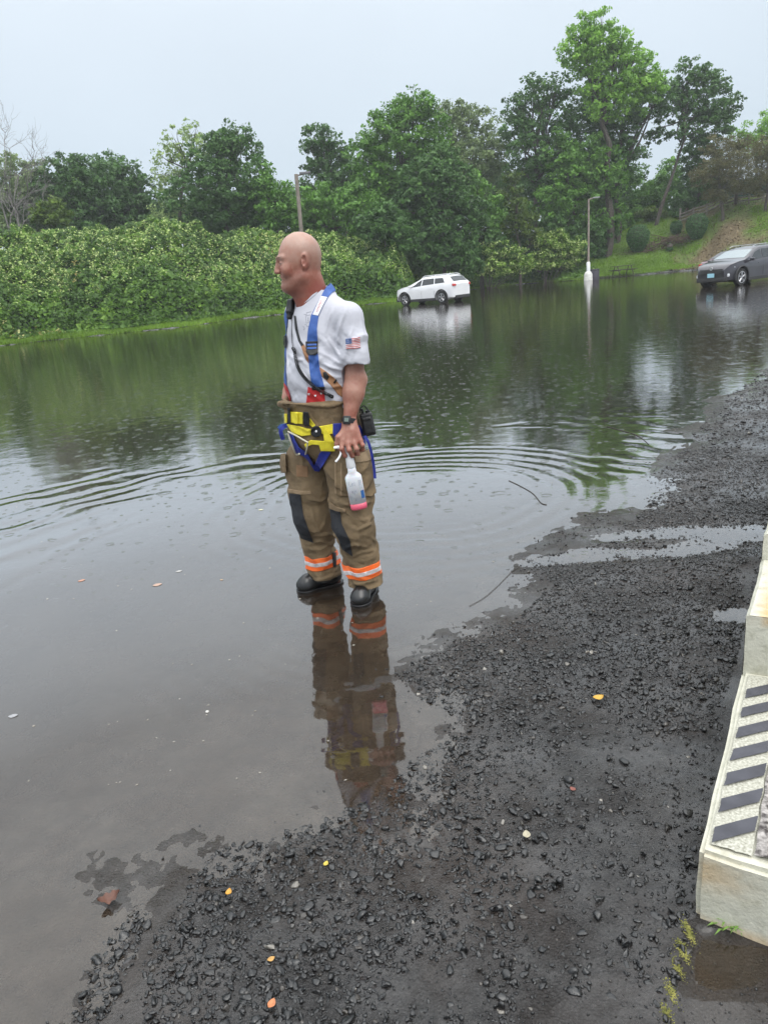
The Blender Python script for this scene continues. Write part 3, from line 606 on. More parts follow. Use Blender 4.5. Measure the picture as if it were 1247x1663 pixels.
# ------------------------------------------------------------------ thicket (knotweed) on the left bank
def leaf_mass(name, label, azr, tr_, n, size, canopy, flower=.5, cap=None, cat='thicket'):
    az_ = RNG.uniform(azr[0], azr[1], n); t_ = RNG.uniform(tr_[0], tr_[1], n)
    rs = shore_r(az_); r_ = rs+t_; x = r_*np.sin(np.radians(az_)); y = r_*np.cos(np.radians(az_))
    edge = smooth(azr[1], azr[1]-2.5, az_)*smooth(tr_[0], tr_[0]+1.2, t_)
    rg = 1-2*np.abs(fbm(x*.75, y*.75, o=3, seed=93)); mound = canopy*(.5+.6*fbm(x*.35, y*.35, o=3, seed=91)+.42*rg+.25*fbm(x*2.3, y*2.3, o=2, seed=94))*edge
    dep = RNG.uniform(0, 1, n)**2*.55
    z = gh(x, y)+np.maximum(mound, .1)-dep+.1
    C_ = np.stack([x, y, z], -1)
    nm = np.stack([-np.sin(np.radians(az_)), -np.cos(np.radians(az_)), np.full(n, .8)], -1)*.9
    top = fbm(x*.9, y*.9, z*.9, o=3, seed=95); lo_ = smooth(2.5, 5.5, t_+1.5*fbm(x*.3, y*.3, o=2, seed=99))
    k = fbm(x*.16+9, y*.16, o=3, seed=97)
    fl = (RNG.uniform(0, 1, n) < flower*lo_*smooth(-.15, .30, top+.4*k+.5*rg)*(dep < .22))
    gap = (rg < -.25) & (RNG.uniform(0, 1, n) < .75) & (canopy > 1)
    V, F_ = leaf_quads(C_, np.where(gap, .02, np.where(fl, size*.66, size*RNG.choice([.7, 1, 1.5], n))), .4, nm, asp=.7)
    var = np.clip(.30+.28*top+RNG.normal(0, .10, n)-.45*dep*0, 0, .62)
    rust = (k > .42) & (RNG.uniform(0, 1, n) < .15)
    var = np.where(fl, RNG.uniform(.74, .92, n), np.where(rust, RNG.uniform(.95, 1, n), var))
    o = mesh_obj(name, V, F_, KNOT, attrs=dict(var=var)); return tag(o, label, cat, kind='stuff')
def knotmat():
    m = leafmat('knotweed_leaves', (.012, .038, .008), (.09, .19, .03)); nt = m.node_tree
    r = [n for n in nt.nodes if n.type == 'VALTORGB'][0]; cr = r.color_ramp
    while len(cr.elements) < 6: cr.elements.new(.5)
    for e, (p, c) in zip(cr.elements, [(0, (.024, .060, .010)), (.35, (.085, .18, .022)), (.62, (.21, .36, .04)), (.72, (.34, .48, .10)), (.93, (.60, .68, .30)), (1, (.38, .28, .08))]): e.position = p; e.color = c3(c)
    return m
KNOT = knotmat()
leaf_mass('knotweed_thicket', 'dense flowering thicket with cream sprays covering the whole left bank', (px_az(-420, 560), px_az(694, 470)), (1.6, 14), 230000, .17, 1.5, .48)
leaf_mass('bank_undergrowth', 'leafy green ground cover low on the bank behind the white car', (px_az(690, 470), px_az(965, 452)), (.5, 5.0), 34000, .13, .60, .06)
for lab, bl, Y in (('low pale flowering shrub patch left of the thin lamp post', [(790, 410, 15, 14), (812, 408, 17, 15), (838, 415, 15, 14), (856, 424, 13, 10), (800, 430, 17, 11), (830, 432, 16, 10), (785, 436, 14, 9), (815, 440, 16, 8), (845, 438, 13, 8)], 68.5),
                   ('bright flowering shrub patch just behind the thin lamp post', [(885, 392, 15, 14), (905, 388, 17, 14), (930, 396, 16, 14), (900, 410, 20, 13), (932, 416, 15, 11), (878, 416, 14, 10), (890, 428, 15, 9), (915, 427, 16, 9), (872, 430, 12, 8)], 71)):
    c = [(at(a, b, Y), (r1*Y/FPX, r1*Y/FPX, r2*Y/FPX)) for a, b, r1, r2 in bl]
    base = c[0][0].copy(); base[2] = gh(base[0], base[1]); root = empty('flowering_shrub', base, 0, lab, 'shrub', 'flowering shrub patches on the far bank')
    C_, Nn, T_ = crown_points(c, .35, 46, 1, .4); V, F_ = leaf_quads(C_-base, .17, .4, Nn); n = len(C_)
    var = np.where(RNG.uniform(0, 1, n) < .33, RNG.uniform(.74, .9, n), np.clip(.4+T_, 0, .62)); mesh_obj('foliage', V, F_, KNOT, root, attrs=dict(var=var))
    mb = MB(); [limb(mb, [0, 0, 0], cc-base, .04, .015) for cc, _ in c]; mb.build('stem', BARK, root)
# grass tufts along the far bank
def grass_mass(n, azr, tr_, hgt):
    az_ = RNG.uniform(azr[0], azr[1], n); t_ = tr_[0]+(tr_[1]-tr_[0])*RNG.uniform(0, 1, n)**1.3
    r_ = shore_r(az_)+t_; x = r_*np.sin(np.radians(az_)); y = r_*np.cos(np.radians(az_))
    msk = (smooth(.0, 1.0, (az_-azm)/1.2+.5*fbm(x*.35, y*.35, o=4, seed=61))*(1-.8*smooth(-.05, .25, fbm(x*.22+3, y*.22, o=4, seed=71)-.12))) < .5
    msk &= ~((az_ > 16.6) & (t_ < 1.9))
    x, y = x[msk], y[msk]; n = len(x); z = gh(x, y)
    a = RNG.uniform(0, 2*PI, n); h_ = hgt*RNG.uniform(.4, 1.3, n)*(1+.5*fbm(x*.6, y*.6, o=2, seed=15)); wd = .035
    ox, oy = np.cos(a)*wd, np.sin(a)*wd; lx, ly = RNG.normal(0, .35, n)*h_, RNG.normal(0, .35, n)*h_
    V = np.stack([np.stack([x-ox, y-oy, z], -1), np.stack([x+ox, y+oy, z], -1), np.stack([x+lx, y+ly, z+h_], -1)], 1).reshape(-1, 3)
    return V, np.arange(n*3).reshape(n, 3), np.clip(.45+.3*fbm(x*.5, y*.5, o=3, seed=16)+RNG.normal(0, .12, n), 0, 1)
GM = leafmat('grass_blades', (.08, .15, .018), (.24, .40, .045), (.38, .46, .10), trans=.3)
V1, F1, A1 = grass_mass(90000, (px_az(-420, 560), px_az(1500, 430)), (.2, 3.2), .16); V2, F2, A2 = grass_mass(90000, (px_az(940, 440), px_az(1500, 430)), (3.0, 20), .12)
o = mesh_obj('grass', np.concatenate([V1, V2]), np.concatenate([F1, F2+len(V1)]), GM, attrs=dict(var=np.concatenate([A1, A2]))); tag(o, 'short green grass along the far bank and up the slope', 'grass', kind='stuff')
# fallen leaf mulch on the slope
n = 15000; az_ = RNG.uniform(azm, azm+12, n); t_ = RNG.uniform(.8, 20, n); r_ = shore_r(az_)+t_; x = r_*np.sin(np.radians(az_)); y = r_*np.cos(np.radians(az_))
C_ = np.stack([x, y, gh(x, y)+.03], -1); V, F_ = leaf_quads(C_, .12, 2.0)
o = mesh_obj('leaf_litter', V, F_, leafmat('litter', (.05, .036, .018), (.20, .14, .07), (.38, .32, .20), trans=.05), attrs=dict(var=RNG.uniform(0, 1, n))); tag(o, 'brown fallen leaves and bark mulch on the right hand slope', 'leaf litter', kind='stuff')
# clipped bushes
for lab, px, py, rp, hp in (('large heart shaped clipped bush on the grass beyond the picnic table', 1035, 392, 17, 19), ('second clipped bush, round and higher up near the pines', 1130, 372, 16, 18),
                            ('small dark clipped bush left of the one near the pines', 1097, 374, 9, 10), ('tiny cone shaped bush on the edge of the mulch', 1087, 405, 5, 6)):
    b = gp(px, py+hp, 0); 
    Yb = 64.0
    for _ in range(40):                       # march along the view ray to the slope
        p = at(px, py+hp, Yb); 
        if p[2] <= gh(p[0], p[1]): break
        Yb += .5
    p = at(px, py+hp, Yb); p[2] = gh(p[0], p[1]); s = Yb/FPX; R_, H_ = rp*s, 2*hp*s
    root = empty('clipped_bush', p, 0, lab, 'bush', 'clipped bushes on the slope')
    n = int(9000*(rp/16)**1.5)+400; u = RNG.normal(size=(n, 3)); u /= np.linalg.norm(u, axis=1)[:, None]
    zz = (u[:, 2]+1)/2; prof = np.where(zz < .6, .42+.58*np.sin(PI/2*zz/.6), np.sqrt(np.clip(1-((zz-.6)/.42)**2, .0, 1)))
    if rp < 6: prof = 1.05-zz
    hn = np.hypot(u[:, 0], u[:, 1])+1e-6; k = RNG.uniform(.86, 1.03, n)*(1+.06*fbm(u[:, 0]*3, u[:, 1]*3, u[:, 2]*3, o=2))
    C_ = np.stack([u[:, 0]/hn*prof*R_*k, u[:, 1]/hn*prof*R_*k, .06+zz*H_*k], -1)
    V, F_ = leaf_quads(C_, .10, .2, u*1.2); mesh_obj('foliage', V, F_, LM['hedge'], root, attrs=dict(var=np.clip(.45+RNG.normal(0, .2, n), 0, 1)))
    core = MB(); core.lathe([(R_*.3, 0), (R_*.62, H_*.25), (R_*.85, H_*.6), (R_*.6, H_*.88), (.02, H_*.97)], 14); core.build('stem', BARK, root)
# brush pile
p = at(1075, 372, 73); p[2] = gh(p[0], p[1]); root = empty('brush_pile', p, 0, 'heap of cut brown branches at the top of the slope', 'brush pile'); mb = MB()
for i in range(260):
    a = np.array([RNG.uniform(-2.6, 2.6), RNG.uniform(-.8, .8), 0]); a[2] = RNG.uniform(0, 1.0)*math.exp(-(a[0]/2)**2)+a[0]*.22; d = RNG.normal(size=3)*[.9, .5, .3]
    mb.tube([a, a+d*.6+[0, 0, .06], a+d*1.1], [.03, .02, .01], 5)
mb.build('branch_heap', mat('dead_wood', (.05, .032, .022), (.14, .095, .065), 5, .9), root)
# ------------------------------------------------------------------ signed-distance sculpting
def smin(a, b, k):
    if k <= 0: return np.minimum(a, b)
    h = np.clip(.5+.5*(b-a)/k, 0, 1); return b*(1-h)+a*h-k*h*(1-h)
def smax(a, b, k): return -smin(-a, -b, k)
class Field:
    def __init__(s, lo, hi, h):
        s.lo = np.array(lo, float); s.h = h; s.n = (np.ceil((np.array(hi)-s.lo)/h).astype(int)+1)
        s.ax = [s.lo[i]+h*np.arange(s.n[i]) for i in range(3)]; s.D = np.full(s.n, 1.0, np.float32)
    def sub(s, lo, hi):
        a = [max(0, int((lo[i]-s.lo[i])/s.h)) for i in range(3)]; b = [min(s.n[i], int((hi[i]-s.lo[i])/s.h)+2) for i in range(3)]
        sl = tuple(slice(a[i], b[i]) for i in range(3))
        return sl, s.ax[0][sl[0]][:, None, None], s.ax[1][sl[1]][None, :, None], s.ax[2][sl[2]][None, None, :]
    def op(s, prim, mode='u', k=.02):
        fn, lo, hi = prim; m = .05+k*2; sl, X, Y, Z = s.sub(np.array(lo)-m, np.array(hi)+m)
        if any(q.stop <= q.start for q in sl): return s
        d = fn(X, Y, Z); D = s.D[sl]
        s.D[sl] = smin(D, d, k) if mode == 'u' else (smax(D, -d, k) if mode == 'c' else smax(D, d, k)); return s
    def displace(s, fn, lo=None, hi=None, w=.03):
        sl, X, Y, Z = s.sub(s.lo if lo is None else lo, s.lo+s.h*s.n if hi is None else hi)
        D = s.D[sl]; i = np.nonzero(np.abs(D) < w)
        D[i] -= fn(X.ravel()[i[0]], Y.ravel()[i[1]], Z.ravel()[i[2]]); s.D[sl] = D
    def sample(s, P):
        P = np.atleast_2d(P); g = (P-s.lo)/s.h; g = np.clip(g, 0, np.array(s.n)-1.001); i = g.astype(int); f = g-i; r = 0
        for a in (0, 1):
            for b in (0, 1):
                for c in (0, 1):
                    r = r + s.D[i[:, 0]+a, i[:, 1]+b, i[:, 2]+c]*(f[:, 0] if a else 1-f[:, 0])*(f[:, 1] if b else 1-f[:, 1])*(f[:, 2] if c else 1-f[:, 2])
        return r
    def grad(s, P, e=.004):
        g = np.stack([s.sample(P+np.eye(3)[i]*e)-s.sample(P-np.eye(3)[i]*e) for i in range(3)], -1)
        return g/(np.linalg.norm(g, axis=1)[:, None]+1e-9)
def nets(D, lo, h):
    """naive surface nets -> verts, quads"""
    ins = D < 0; n = D.shape
    c = [ins[i:n[0]-1+i, j:n[1]-1+j, k:n[2]-1+k] for i in (0, 1) for j in (0, 1) for k in (0, 1)]
    cnt = sum(x.astype(np.int8) for x in c); cells = np.argwhere((cnt > 0) & (cnt < 8))
    if len(cells) == 0: return np.zeros((0, 3)), np.zeros((0, 4), int)
    off = np.array([[i, j, k] for i in (0, 1) for j in (0, 1) for k in (0, 1)])
    val = np.stack([D[cells[:, 0]+o[0], cells[:, 1]+o[1], cells[:, 2]+o[2]] for o in off], 1)
    S = np.zeros((len(cells), 3)); K = np.zeros(len(cells))
    for a in range(8):
        for b in range(a+1, 8):
            if np.abs(off[a]-off[b]).sum() != 1: continue
            m = (val[:, a] < 0) != (val[:, b] < 0); t = val[m, a]/(val[m, a]-val[m, b]); S[m] += off[a]+(off[b]-off[a])*t[:, None]; K[m] += 1
    V = (cells+S/K[:, None])*h+lo
    ix = np.full(np.array(n)-1, -1, np.int64); ix[cells[:, 0], cells[:, 1], cells[:, 2]] = np.arange(len(cells))
    Q = []
    for ax in range(3):
        o = [0, 0, 0]; sl0 = [slice(None)]*3; sl1 = [slice(None)]*3; sl0[ax] = slice(0, n[ax]-1); sl1[ax] = slice(1, n[ax])
        a = ins[tuple(sl0)]; b = ins[tuple(sl1)]; e = np.argwhere(a != b); u, v = [(1, 2), (2, 0), (0, 1)][ax]
        ok = (e[:, u] > 0) & (e[:, v] > 0) & (e[:, u] < n[u]-1) & (e[:, v] < n[v]-1); e = e[ok]
        fl = a[e[:, 0], e[:, 1], e[:, 2]]
        def g(du, dv):
            p = e.copy(); p[:, u] -= du; p[:, v] -= dv; return ix[p[:, 0], p[:, 1], p[:, 2]]
        q = np.stack([g(1, 1), g(0, 1), g(0, 0), g(1, 0)], 1); q[~fl] = q[~fl][:, ::-1]; Q.append(q)
    Q = np.concatenate(Q); Q = Q[(Q >= 0).all(1)]; return V, Q
def fmesh(fld, name, m, parent, attrs=None, lo=None, hi=None):
    V, Q = nets(fld.D, fld.lo, fld.h)
    return mesh_obj(name, V, Q, m, parent, smooth=True, attrs=attrs(V) if attrs else None)
def Pcone(a, b, ra, rb=None):
    a = np.array(a, float); b = np.array(b, float); rb = ra if rb is None else rb; v = b-a; L2 = v@v+1e-12; R_ = max(ra, rb)
    def fn(X, Y, Z):
        x, y, z = X-a[0], Y-a[1], Z-a[2]; t = np.clip((x*v[0]+y*v[1]+z*v[2])/L2, 0, 1)
        return np.sqrt((x-t*v[0])**2+(y-t*v[1])**2+(z-t*v[2])**2)-(ra+(rb-ra)*t)
    return fn, np.minimum(a, b)-R_, np.maximum(a, b)+R_
def Pell(c, r, R=None):
    c = np.array(c, float); r = np.array(r, float); R = np.eye(3) if R is None else np.array(R); m = r.max()
    def fn(X, Y, Z):
        x, y, z = X-c[0], Y-c[1], Z-c[2]; q = [R[0, i]*x+R[1, i]*y+R[2, i]*z for i in range(3)]
        k0 = np.sqrt(sum((q[i]/r[i])**2 for i in range(3))); k1 = np.sqrt(sum((q[i]/r[i]**2)**2 for i in range(3)))
        return k0*(k0-1)/(k1+1e-6)
    return fn, c-m, c+m
def Pbox(c, hs, R=None, rd=.004):
    c = np.array(c, float); hs = np.array(hs, float)-rd; R = np.eye(3) if R is None else np.array(R); m = np.linalg.norm(hs)+rd
    def fn(X, Y, Z):
        x, y, z = X-c[0], Y-c[1], Z-c[2]; q = [np.abs(R[0, i]*x+R[1, i]*y+R[2, i]*z)-hs[i] for i in range(3)]
        return np.sqrt(sum(np.maximum(a, 0)**2 for a in q))+np.minimum(np.maximum(np.maximum(q[0], q[1]), q[2]), 0)-rd
    return fn, c-m, c+m
def rotz(a): c, s = math.cos(a), math.sin(a); return np.array([[c, -s, 0], [s, c, 0], [0, 0, 1.]])
def rotx(a): c, s = math.cos(a), math.sin(a); return np.array([[1., 0, 0], [0, c, -s], [0, s, c]])
def roty(a): c, s = math.cos(a), math.sin(a); return np.array([[c, 0, s], [0, 1., 0], [-s, 0, c]])
# ------------------------------------------------------------------ the man
TH = math.radians(-46); ROOT = np.array([-.24, 3.72, 0.0]); RB = rotz(TH)
def W2L(p): return RB.T @ (np.asarray(p, float)-ROOT)
def L2W(P): return np.asarray(P) @ RB.T + ROOT
def L(px, py, Y): return W2L(at(px, py, Y))
CAML = W2L(CAM)
def projL(X, Y, Z):
    """local coordinates -> photo pixel (for tracing garment outlines)"""
    wx = RB[0, 0]*X+RB[0, 1]*Y+ROOT[0]; wy = RB[1, 0]*X+RB[1, 1]*Y+ROOT[1]; wz = Z+ROOT[2]-CH
    w_ = wx*CF[0]+wy*CF[1]+wz*CF[2]
    return 623.5+FPX*(wx*CR[0]+wy*CR[1]+wz*CR[2])/w_, 831.5-FPX*(wx*CU[0]+wy*CU[1]+wz*CU[2])/w_, wy+0*wz
person = empty('person', ROOT, TH, 'bald man in white t-shirt and tan turnout trousers standing in the flood water', 'person')
# joints (traced, with an estimated distance)
aL, aR = L(593, 945, 3.67), L(527, 928, 3.85); kL, kR = L(577, 855, 3.60), L(509, 842, 3.76); hL, hR = L(562, 752, 3.63), L(500, 750, 3.80)
C0 = L(520, 545, 3.72); C0[2] = 0; shL = L(568, 515, 3.57); shR = L(484, 509, 3.86)
slL = L(577, 583, 3.54); elL = L(577, 618, 3.56); wrL = L(567, 684, 3.50); knL = L(569, 712, 3.475)
elR = L(484, 592, 3.95); wrR = L(470, 634, 3.88); slR = shR*.45+elR*.55
toL, heL = W2L([-.165, 3.555, .03]), W2L([-.115, 3.71, .03]); toR, heR = W2L([-.465, 3.80, .03]), W2L([-.31, 3.86, .03])
ear = at(492, 424, 3.61); HC = W2L(ear + np.array([-.019, .080, 0])); HC[2] = ear[2]
HR = rotz(math.radians(-80)-TH) @ rotx(math.radians(4))
def H(x, y, z): return HC + HR @ np.array([x, y, z])
body = Field([-.42, -.30, -.02], [.40, .26, 1.90], .004)
B = body
sk = .02
# head
B.op(Pell(H(0, .006, .040), (.078, .096, .093), HR), k=.01); B.op(Pell(H(0, .030, .015), (.070, .066, .075), HR), k=.03)
B.op(Pell(H(0, -.028, -.012), (.070, .073, .088), HR), k=.03)
B.op(Pell(H(0, -.028, -.078), (.064, .066, .042), HR), k=.03)
for s_ in (-1, 1):
    B.op(Pcone(H(s_*.056, -.002, -.070), H(s_*.022, -.078, -.102), .024, .019), k=.03)       # jaw line
    B.op(Pell(H(s_*.038, -.074, -.030), (.026, .022, .026), HR), k=.03)                       # cheek
    B.op(Pcone(H(s_*.014, -.097, .030), H(s_*.046, -.080, .030), .010, .009), k=.016)          # brow
B.op(Pell(H(0, -.094, -.100), (.020, .016, .018), HR), k=.02)
for s_ in (-1, 1):
    B.op(Pell(H(s_*.032, -.103, .008), (.017, .013, .012), HR), 'c', .010)                    # socket
    B.op(Pell(H(s_*.032, -.0885, .0070), (.0130, .0118, .0110), HR), k=.004); B.op(Pell(H(s_*.032, -.1005, .0048), (.0105, .0065, .0026), HR), 'c', .0015)                      # lid
    B.op(Pcone(H(s_*.020, -.097, .001), H(s_*.044, -.084, -.001), .0035), k=.006)
    B.op(Pcone(H(s_*.019, -.104, -.032), H(s_*.037, -.090, -.060), .0026, .0022), 'c', .009)      # smile fold
B.op(Pcone(H(0, -.100, .020), H(0, -.117, -.026), .009, .0130), k=.014)
for s_ in (-1, 1):
    B.op(Pell(H(s_*.0125, -.112, -.030), (.009, .011, .009), HR), k=.006); B.op(Pell(H(s_*.007, -.117, -.039), (.004, .006, .004), HR), 'c', .003)
B.op(Pell(H(0, -.088, -.060), (.030, .016, .022), HR), k=.014); B.op(Pell(H(0, -.0985, -.0555), (.019, .0065, .005), HR), k=.005)
B.op(Pell(H(0, -.0965, -.0730), (.017, .0065, .006), HR), k=.006); B.op(Pell(H(0, -.040, -.112), (.044, .050, .030), HR), k=.03)
B.op(Pell(H(0, -.108, -.0640), (.024, .013, .0042), HR), 'c', .003)
for s_ in (-1, 1): B.op(Pcone(H(s_*.018, -.100, -.063), H(s_*.030, -.088, -.057), .0030), 'c', .004)
for s_ in (-1, 1):                                                                            # ears
    Re = HR @ rotz(s_*math.radians(22)) @ rotx(math.radians(-10))
    B.op(Pell(H(s_*.081, .016, .000), (.010, .022, .036), Re), k=.006); B.op(Pell(H(s_*.092, .008, .003), (.011, .0125, .024), Re), 'c', .003)
    B.op(Pell(H(s_*.083, .004, -.004), (.005, .006, .008), Re), k=.004); B.op(Pell(H(s_*.079, .006, -.030), (.007, .009, .010), Re), k=.006)
# neck and trunk
nk = H(0, .020, -.045); nb = np.array([C0[0], C0[1]+.005, 1.47])
B.op(Pcone(nk, nb, .064, .078), k=.03); B.op(Pcone(H(.0, -.015, -.085), nb+[0, -.04, 0], .050, .064), k=.035)
for s_, S in ((1, shL), (-1, shR)): B.op(Pcone(nb+[0, .01, 0], S+[0, 0, -.015], .06, .05), k=.04)
B.op(Pell([C0[0], C0[1], 1.32], (.165, .105, .20)), k=.05); B.op(Pell([C0[0], C0[1]-.01, 1.10], (.15, .115, .18)), k=.05); B.op(Pell([C0[0], C0[1], .92], (.165, .12, .13)), k=.05)
for (h_, k_, a_) in ((hL, kL, aL), (hR, kR, aR)): B.op(Pcone(h_, k_, .085, .055), k=.03); B.op(Pcone(k_, a_, .055, .038), k=.02)
for (a_, t_, e_) in ((aL, toL, heL), (aR, toR, heR)): B.op(Pcone(a_, e_, .036, .03), k=.02); B.op(Pcone(e_, t_, .03, .026), k=.02)
# left arm
B.op(Pcone(shL+[0, 0, -.02], elL*.5+shL*.5, .056, .053), k=.03); B.op(Pcone(elL*.5+shL*.5, elL, .053, .045), k=.02)
fm = elL*.70+wrL*.30; B.op(Pcone(elL, fm, .046, .049), k=.03); B.op(Pcone(fm, wrL, .047, .0285), k=.03)
B.op(Pell(elL+[.012, .028, 0], (.024, .024, .024)), k=.03)
B.op(Pcone(shR+[0, 0, -.02], elR, .054, .044), k=.03); B.op(Pcone(elR, wrR, .044, .028), k=.03)
# left hand: palm, knuckles, fingers curled round the neck of the sprayer
def px3(l): return [L(x, y, Y) for x, y, Y in l]
kn = px3([(555.5, 715, 3.460), (565, 720, 3.446), (575.5, 720, 3.448), (585, 716, 3.460)])
for i, q_ in enumerate(kn):
    B.op(Pcone(wrL+(q_-knL)*.40, q_, .0175, .0135), k=.016)
B.op(Pell((wrL*.35+knL*.65), (.036, .020, .036), rotz(0)), k=.016)
fing = [([(555.5, 715, 3.460), (555, 729, 3.440), (560, 740, 3.446), (567, 744, 3.474)], (.0130, .0115, .0105, .009)),
        ([(565, 720, 3.446), (567, 731, 3.428), (572, 740, 3.446), (576, 738, 3.476)], (.0135, .0120, .0110, .009)),
        ([(575.5, 720, 3.448), (579, 729, 3.432), (581, 737, 3.452), (578, 736, 3.480)], (.0130, .0115, .0105, .009)),
        ([(585, 716, 3.460), (589, 723, 3.446), (589, 730, 3.462), (584, 732, 3.486)], (.0115, .0100, .0095, .008)),
        ([(558, 700, 3.485), (549.5, 710, 3.462), (547, 721, 3.462), (552, 730, 3.476)], (.0155, .0135, .0120, .0095))]
for pts_, rs_ in fing:
    P3 = px3(pts_)
    for i in range(3): B.op(Pcone(P3[i], P3[i+1], rs_[i], rs_[i+1]), k=.0035 if i else .007)
    for i in (1, 2): B.op(Pell(P3[i], (rs_[i]*1.08,)*3), k=.004)
# right hand resting at the trouser top
hb = px3([(468, 634, 3.86)])[0]; B.op(Pcone(hb, L(466, 645, 3.84), .026, .026), k=.02)
for j, (x0, x1, y1) in enumerate(((461, 464, 664), (464.5, 467, 667), (468, 470, 668), (472, 473, 667))):
    Yj = 3.82+.012*j; P3 = px3([(x0+1.5, 648, Yj), (x0, 656, Yj-.012), (x1, y1-2, Yj)]); B.op(Pcone(P3[0], P3[1], .0105, .0095), k=.006); B.op(Pcone(P3[1], P3[2], .0095, .008), k=.003)
P3 = px3([(472, 640, 3.82), (477, 648, 3.79), (478, 656, 3.79)]); B.op(Pcone(P3[0], P3[1], .0125, .011), k=.008); B.op(Pcone(P3[1], P3[2], .011, .009), k=.004)
B.displace(lambda x, y, z: .0012*fbm(x*30, y*30, z*30, o=2, seed=2))
HRi = HR.T
def skin_attr(V):
    q = (V-HC) @ HR; x, y, z = q.T; hd = z > -.16
    n_ = fbm(V[:, 0]*26, V[:, 1]*26, V[:, 2]*26, o=3, seed=8)
    hn = smooth(-.42, -.30, z); rh = .36+.38*smooth(.02, -.06, z)*smooth(-.10, .0, y+.03)+.25*np.exp(-((z+.028)/.03)**2)*(y < -.05)+.18*smooth(-.05, -.14, z)
    ra = .42+.22*smooth(1.15, 1.0, V[:, 2]); red = ra*(1-hn)+rh*hn
    red = red+.30*np.exp(-(((y-.014)/.022)**2+(z/.035)**2))*(np.abs(x) > .074)
    sc = hd*smooth(.03, .075, z+.35*y)*.30                                     # pale shaved crown
    grey = hd*(smooth(.0, .04, y-.0)*smooth(.085, .055, z+0*y)*smooth(-.06, -.03, z)*(np.abs(x) > .03))
    brow = hd*np.exp(-(((z-.034+.06*(np.abs(x)-.03)**1)/.006)**2))*(np.abs(np.abs(x)-.032) < .02)*(y < -.07)
    eye_shade = hd*np.exp(-((z-.0055)/.0030)**2)*(np.abs(np.abs(x)-.034) < .014)*(y < -.066); nostril_shade = hd*np.exp(-((z+.040)/.005)**2)*(np.abs(x) < .014)*(y < -.10)  # shade of eye slit and nostrils, put into the skin colour
    lip = hd*np.exp(-((z+.060)/.011)**2)*(np.abs(x) < .026)*(y < -.088)
    return dict(red=np.clip(red-sc+.26*n_+.14*fbm(V[:, 0]*90, V[:, 1]*90, V[:, 2]*90, o=2, seed=18), 0, 1), grey=np.clip(grey*.55+1.0*brow+1.6*eye_shade+nostril_shade+.55*smooth(-.03, -.065, z)*smooth(.02, -.03, y)*hd, 0, 1), lip=lip)
def skin_mat():
    m, nt, out = newmat('skin'); Lk = nt.links.new
    b = N(nt, 'ShaderNodeBsdfPrincipled'); Lk(b.outputs[0], out.inputs[0]); b.inputs['Roughness'].default_value = .40
    b.inputs['Subsurface Weight'].default_value = .12; b.inputs['Subsurface Radius'].default_value = (.012, .004, .002); b.inputs['Subsurface Scale'].default_value = 1
    def at_(n): a = N(nt, 'ShaderNodeAttribute'); a.attribute_name = n; return a.outputs['Fac']
    r = ramp(nt, [(0, (.42, .265, .21)), (.45, (.37, .18, .13)), (.8, (.27, .092, .062)), (1, (.24, .066, .045))]); Lk(at_('red'), r.inputs[0])
    def mixc(f, a, c, k):
        s = N(nt, 'ShaderNodeMath', operation='MULTIPLY'); Lk(f, s.inputs[0]); s.inputs[1].default_value = k
        x = N(nt, 'ShaderNodeMix'); x.data_type = 'RGBA'; Lk(s.outputs[0], x.inputs[0]); Lk(a, x.inputs[6]); x.inputs[7].default_value = c3(c); return x.outputs[2]
    c = mixc(at_('grey'), r.outputs[0], (.22, .15, .12), .5); c = mixc(at_('lip'), c, (.30, .09, .07), .6)
    tc = N(nt, 'ShaderNodeTexCoord'); n = N(nt, 'ShaderNodeTexNoise'); n.inputs['Scale'].default_value = 260; Lk(tc.outputs['Object'], n.inputs['Vector'])
    bp = N(nt, 'ShaderNodeBump'); bp.inputs['Distance'].default_value = .0008; Lk(n.outputs[0], bp.inputs['Height']); Lk(bp.outputs[0], b.inputs['Normal'])
    Lk(c, b.inputs['Base Color']); return m
fmesh(body, 'body', skin_mat(), person, skin_attr)
eb = MB()
for s_ in (-1, 1):
    e_ = MB(); e_.lathe([(.0001, -.0105), (.006, -.0086), (.0095, -.0045), (.0105, 0), (.0095, .0045), (.006, .0086), (.0001, .0105)], 16, H(s_*.032, -.0865, .0060)); o = e_.build('eyeball', mat('eye_white', (.34, .30, .28), rough=.2), person, True)
    i_ = MB(); i_.lathe([(.0001, -.0052), (.0035, -.0035), (.0052, 0), (.0035, .0035), (.0001, .0052)], 12, H(s_*.032-.001, -.0935, .0057)); i_.build('iris', mat('iris_dark', (.03, .035, .045), rough=.15), o, True)
    k_ = MB(); pts = [H(s_*a, b_, c_) for a, b_, c_ in ((.016, -.1085, .030), (.026, -.107, .0345), (.038, -.0985, .035), (.048, -.088, .030))]; k_.tube(pts, [.0012, .0022, .0020, .001], 6); k_.build('eyebrow', mat('brow_hair', (.24, .15, .11), (.30, .20, .15), 300, .8), person, True)
MB().tube([H(-.018, -.0900, -.0625), H(0, -.0965, -.0632), H(.018, -.0900, -.0625)], .0030, 8).build('teeth', mat('teeth', (.52, .48, .42), rough=.35), person, True)
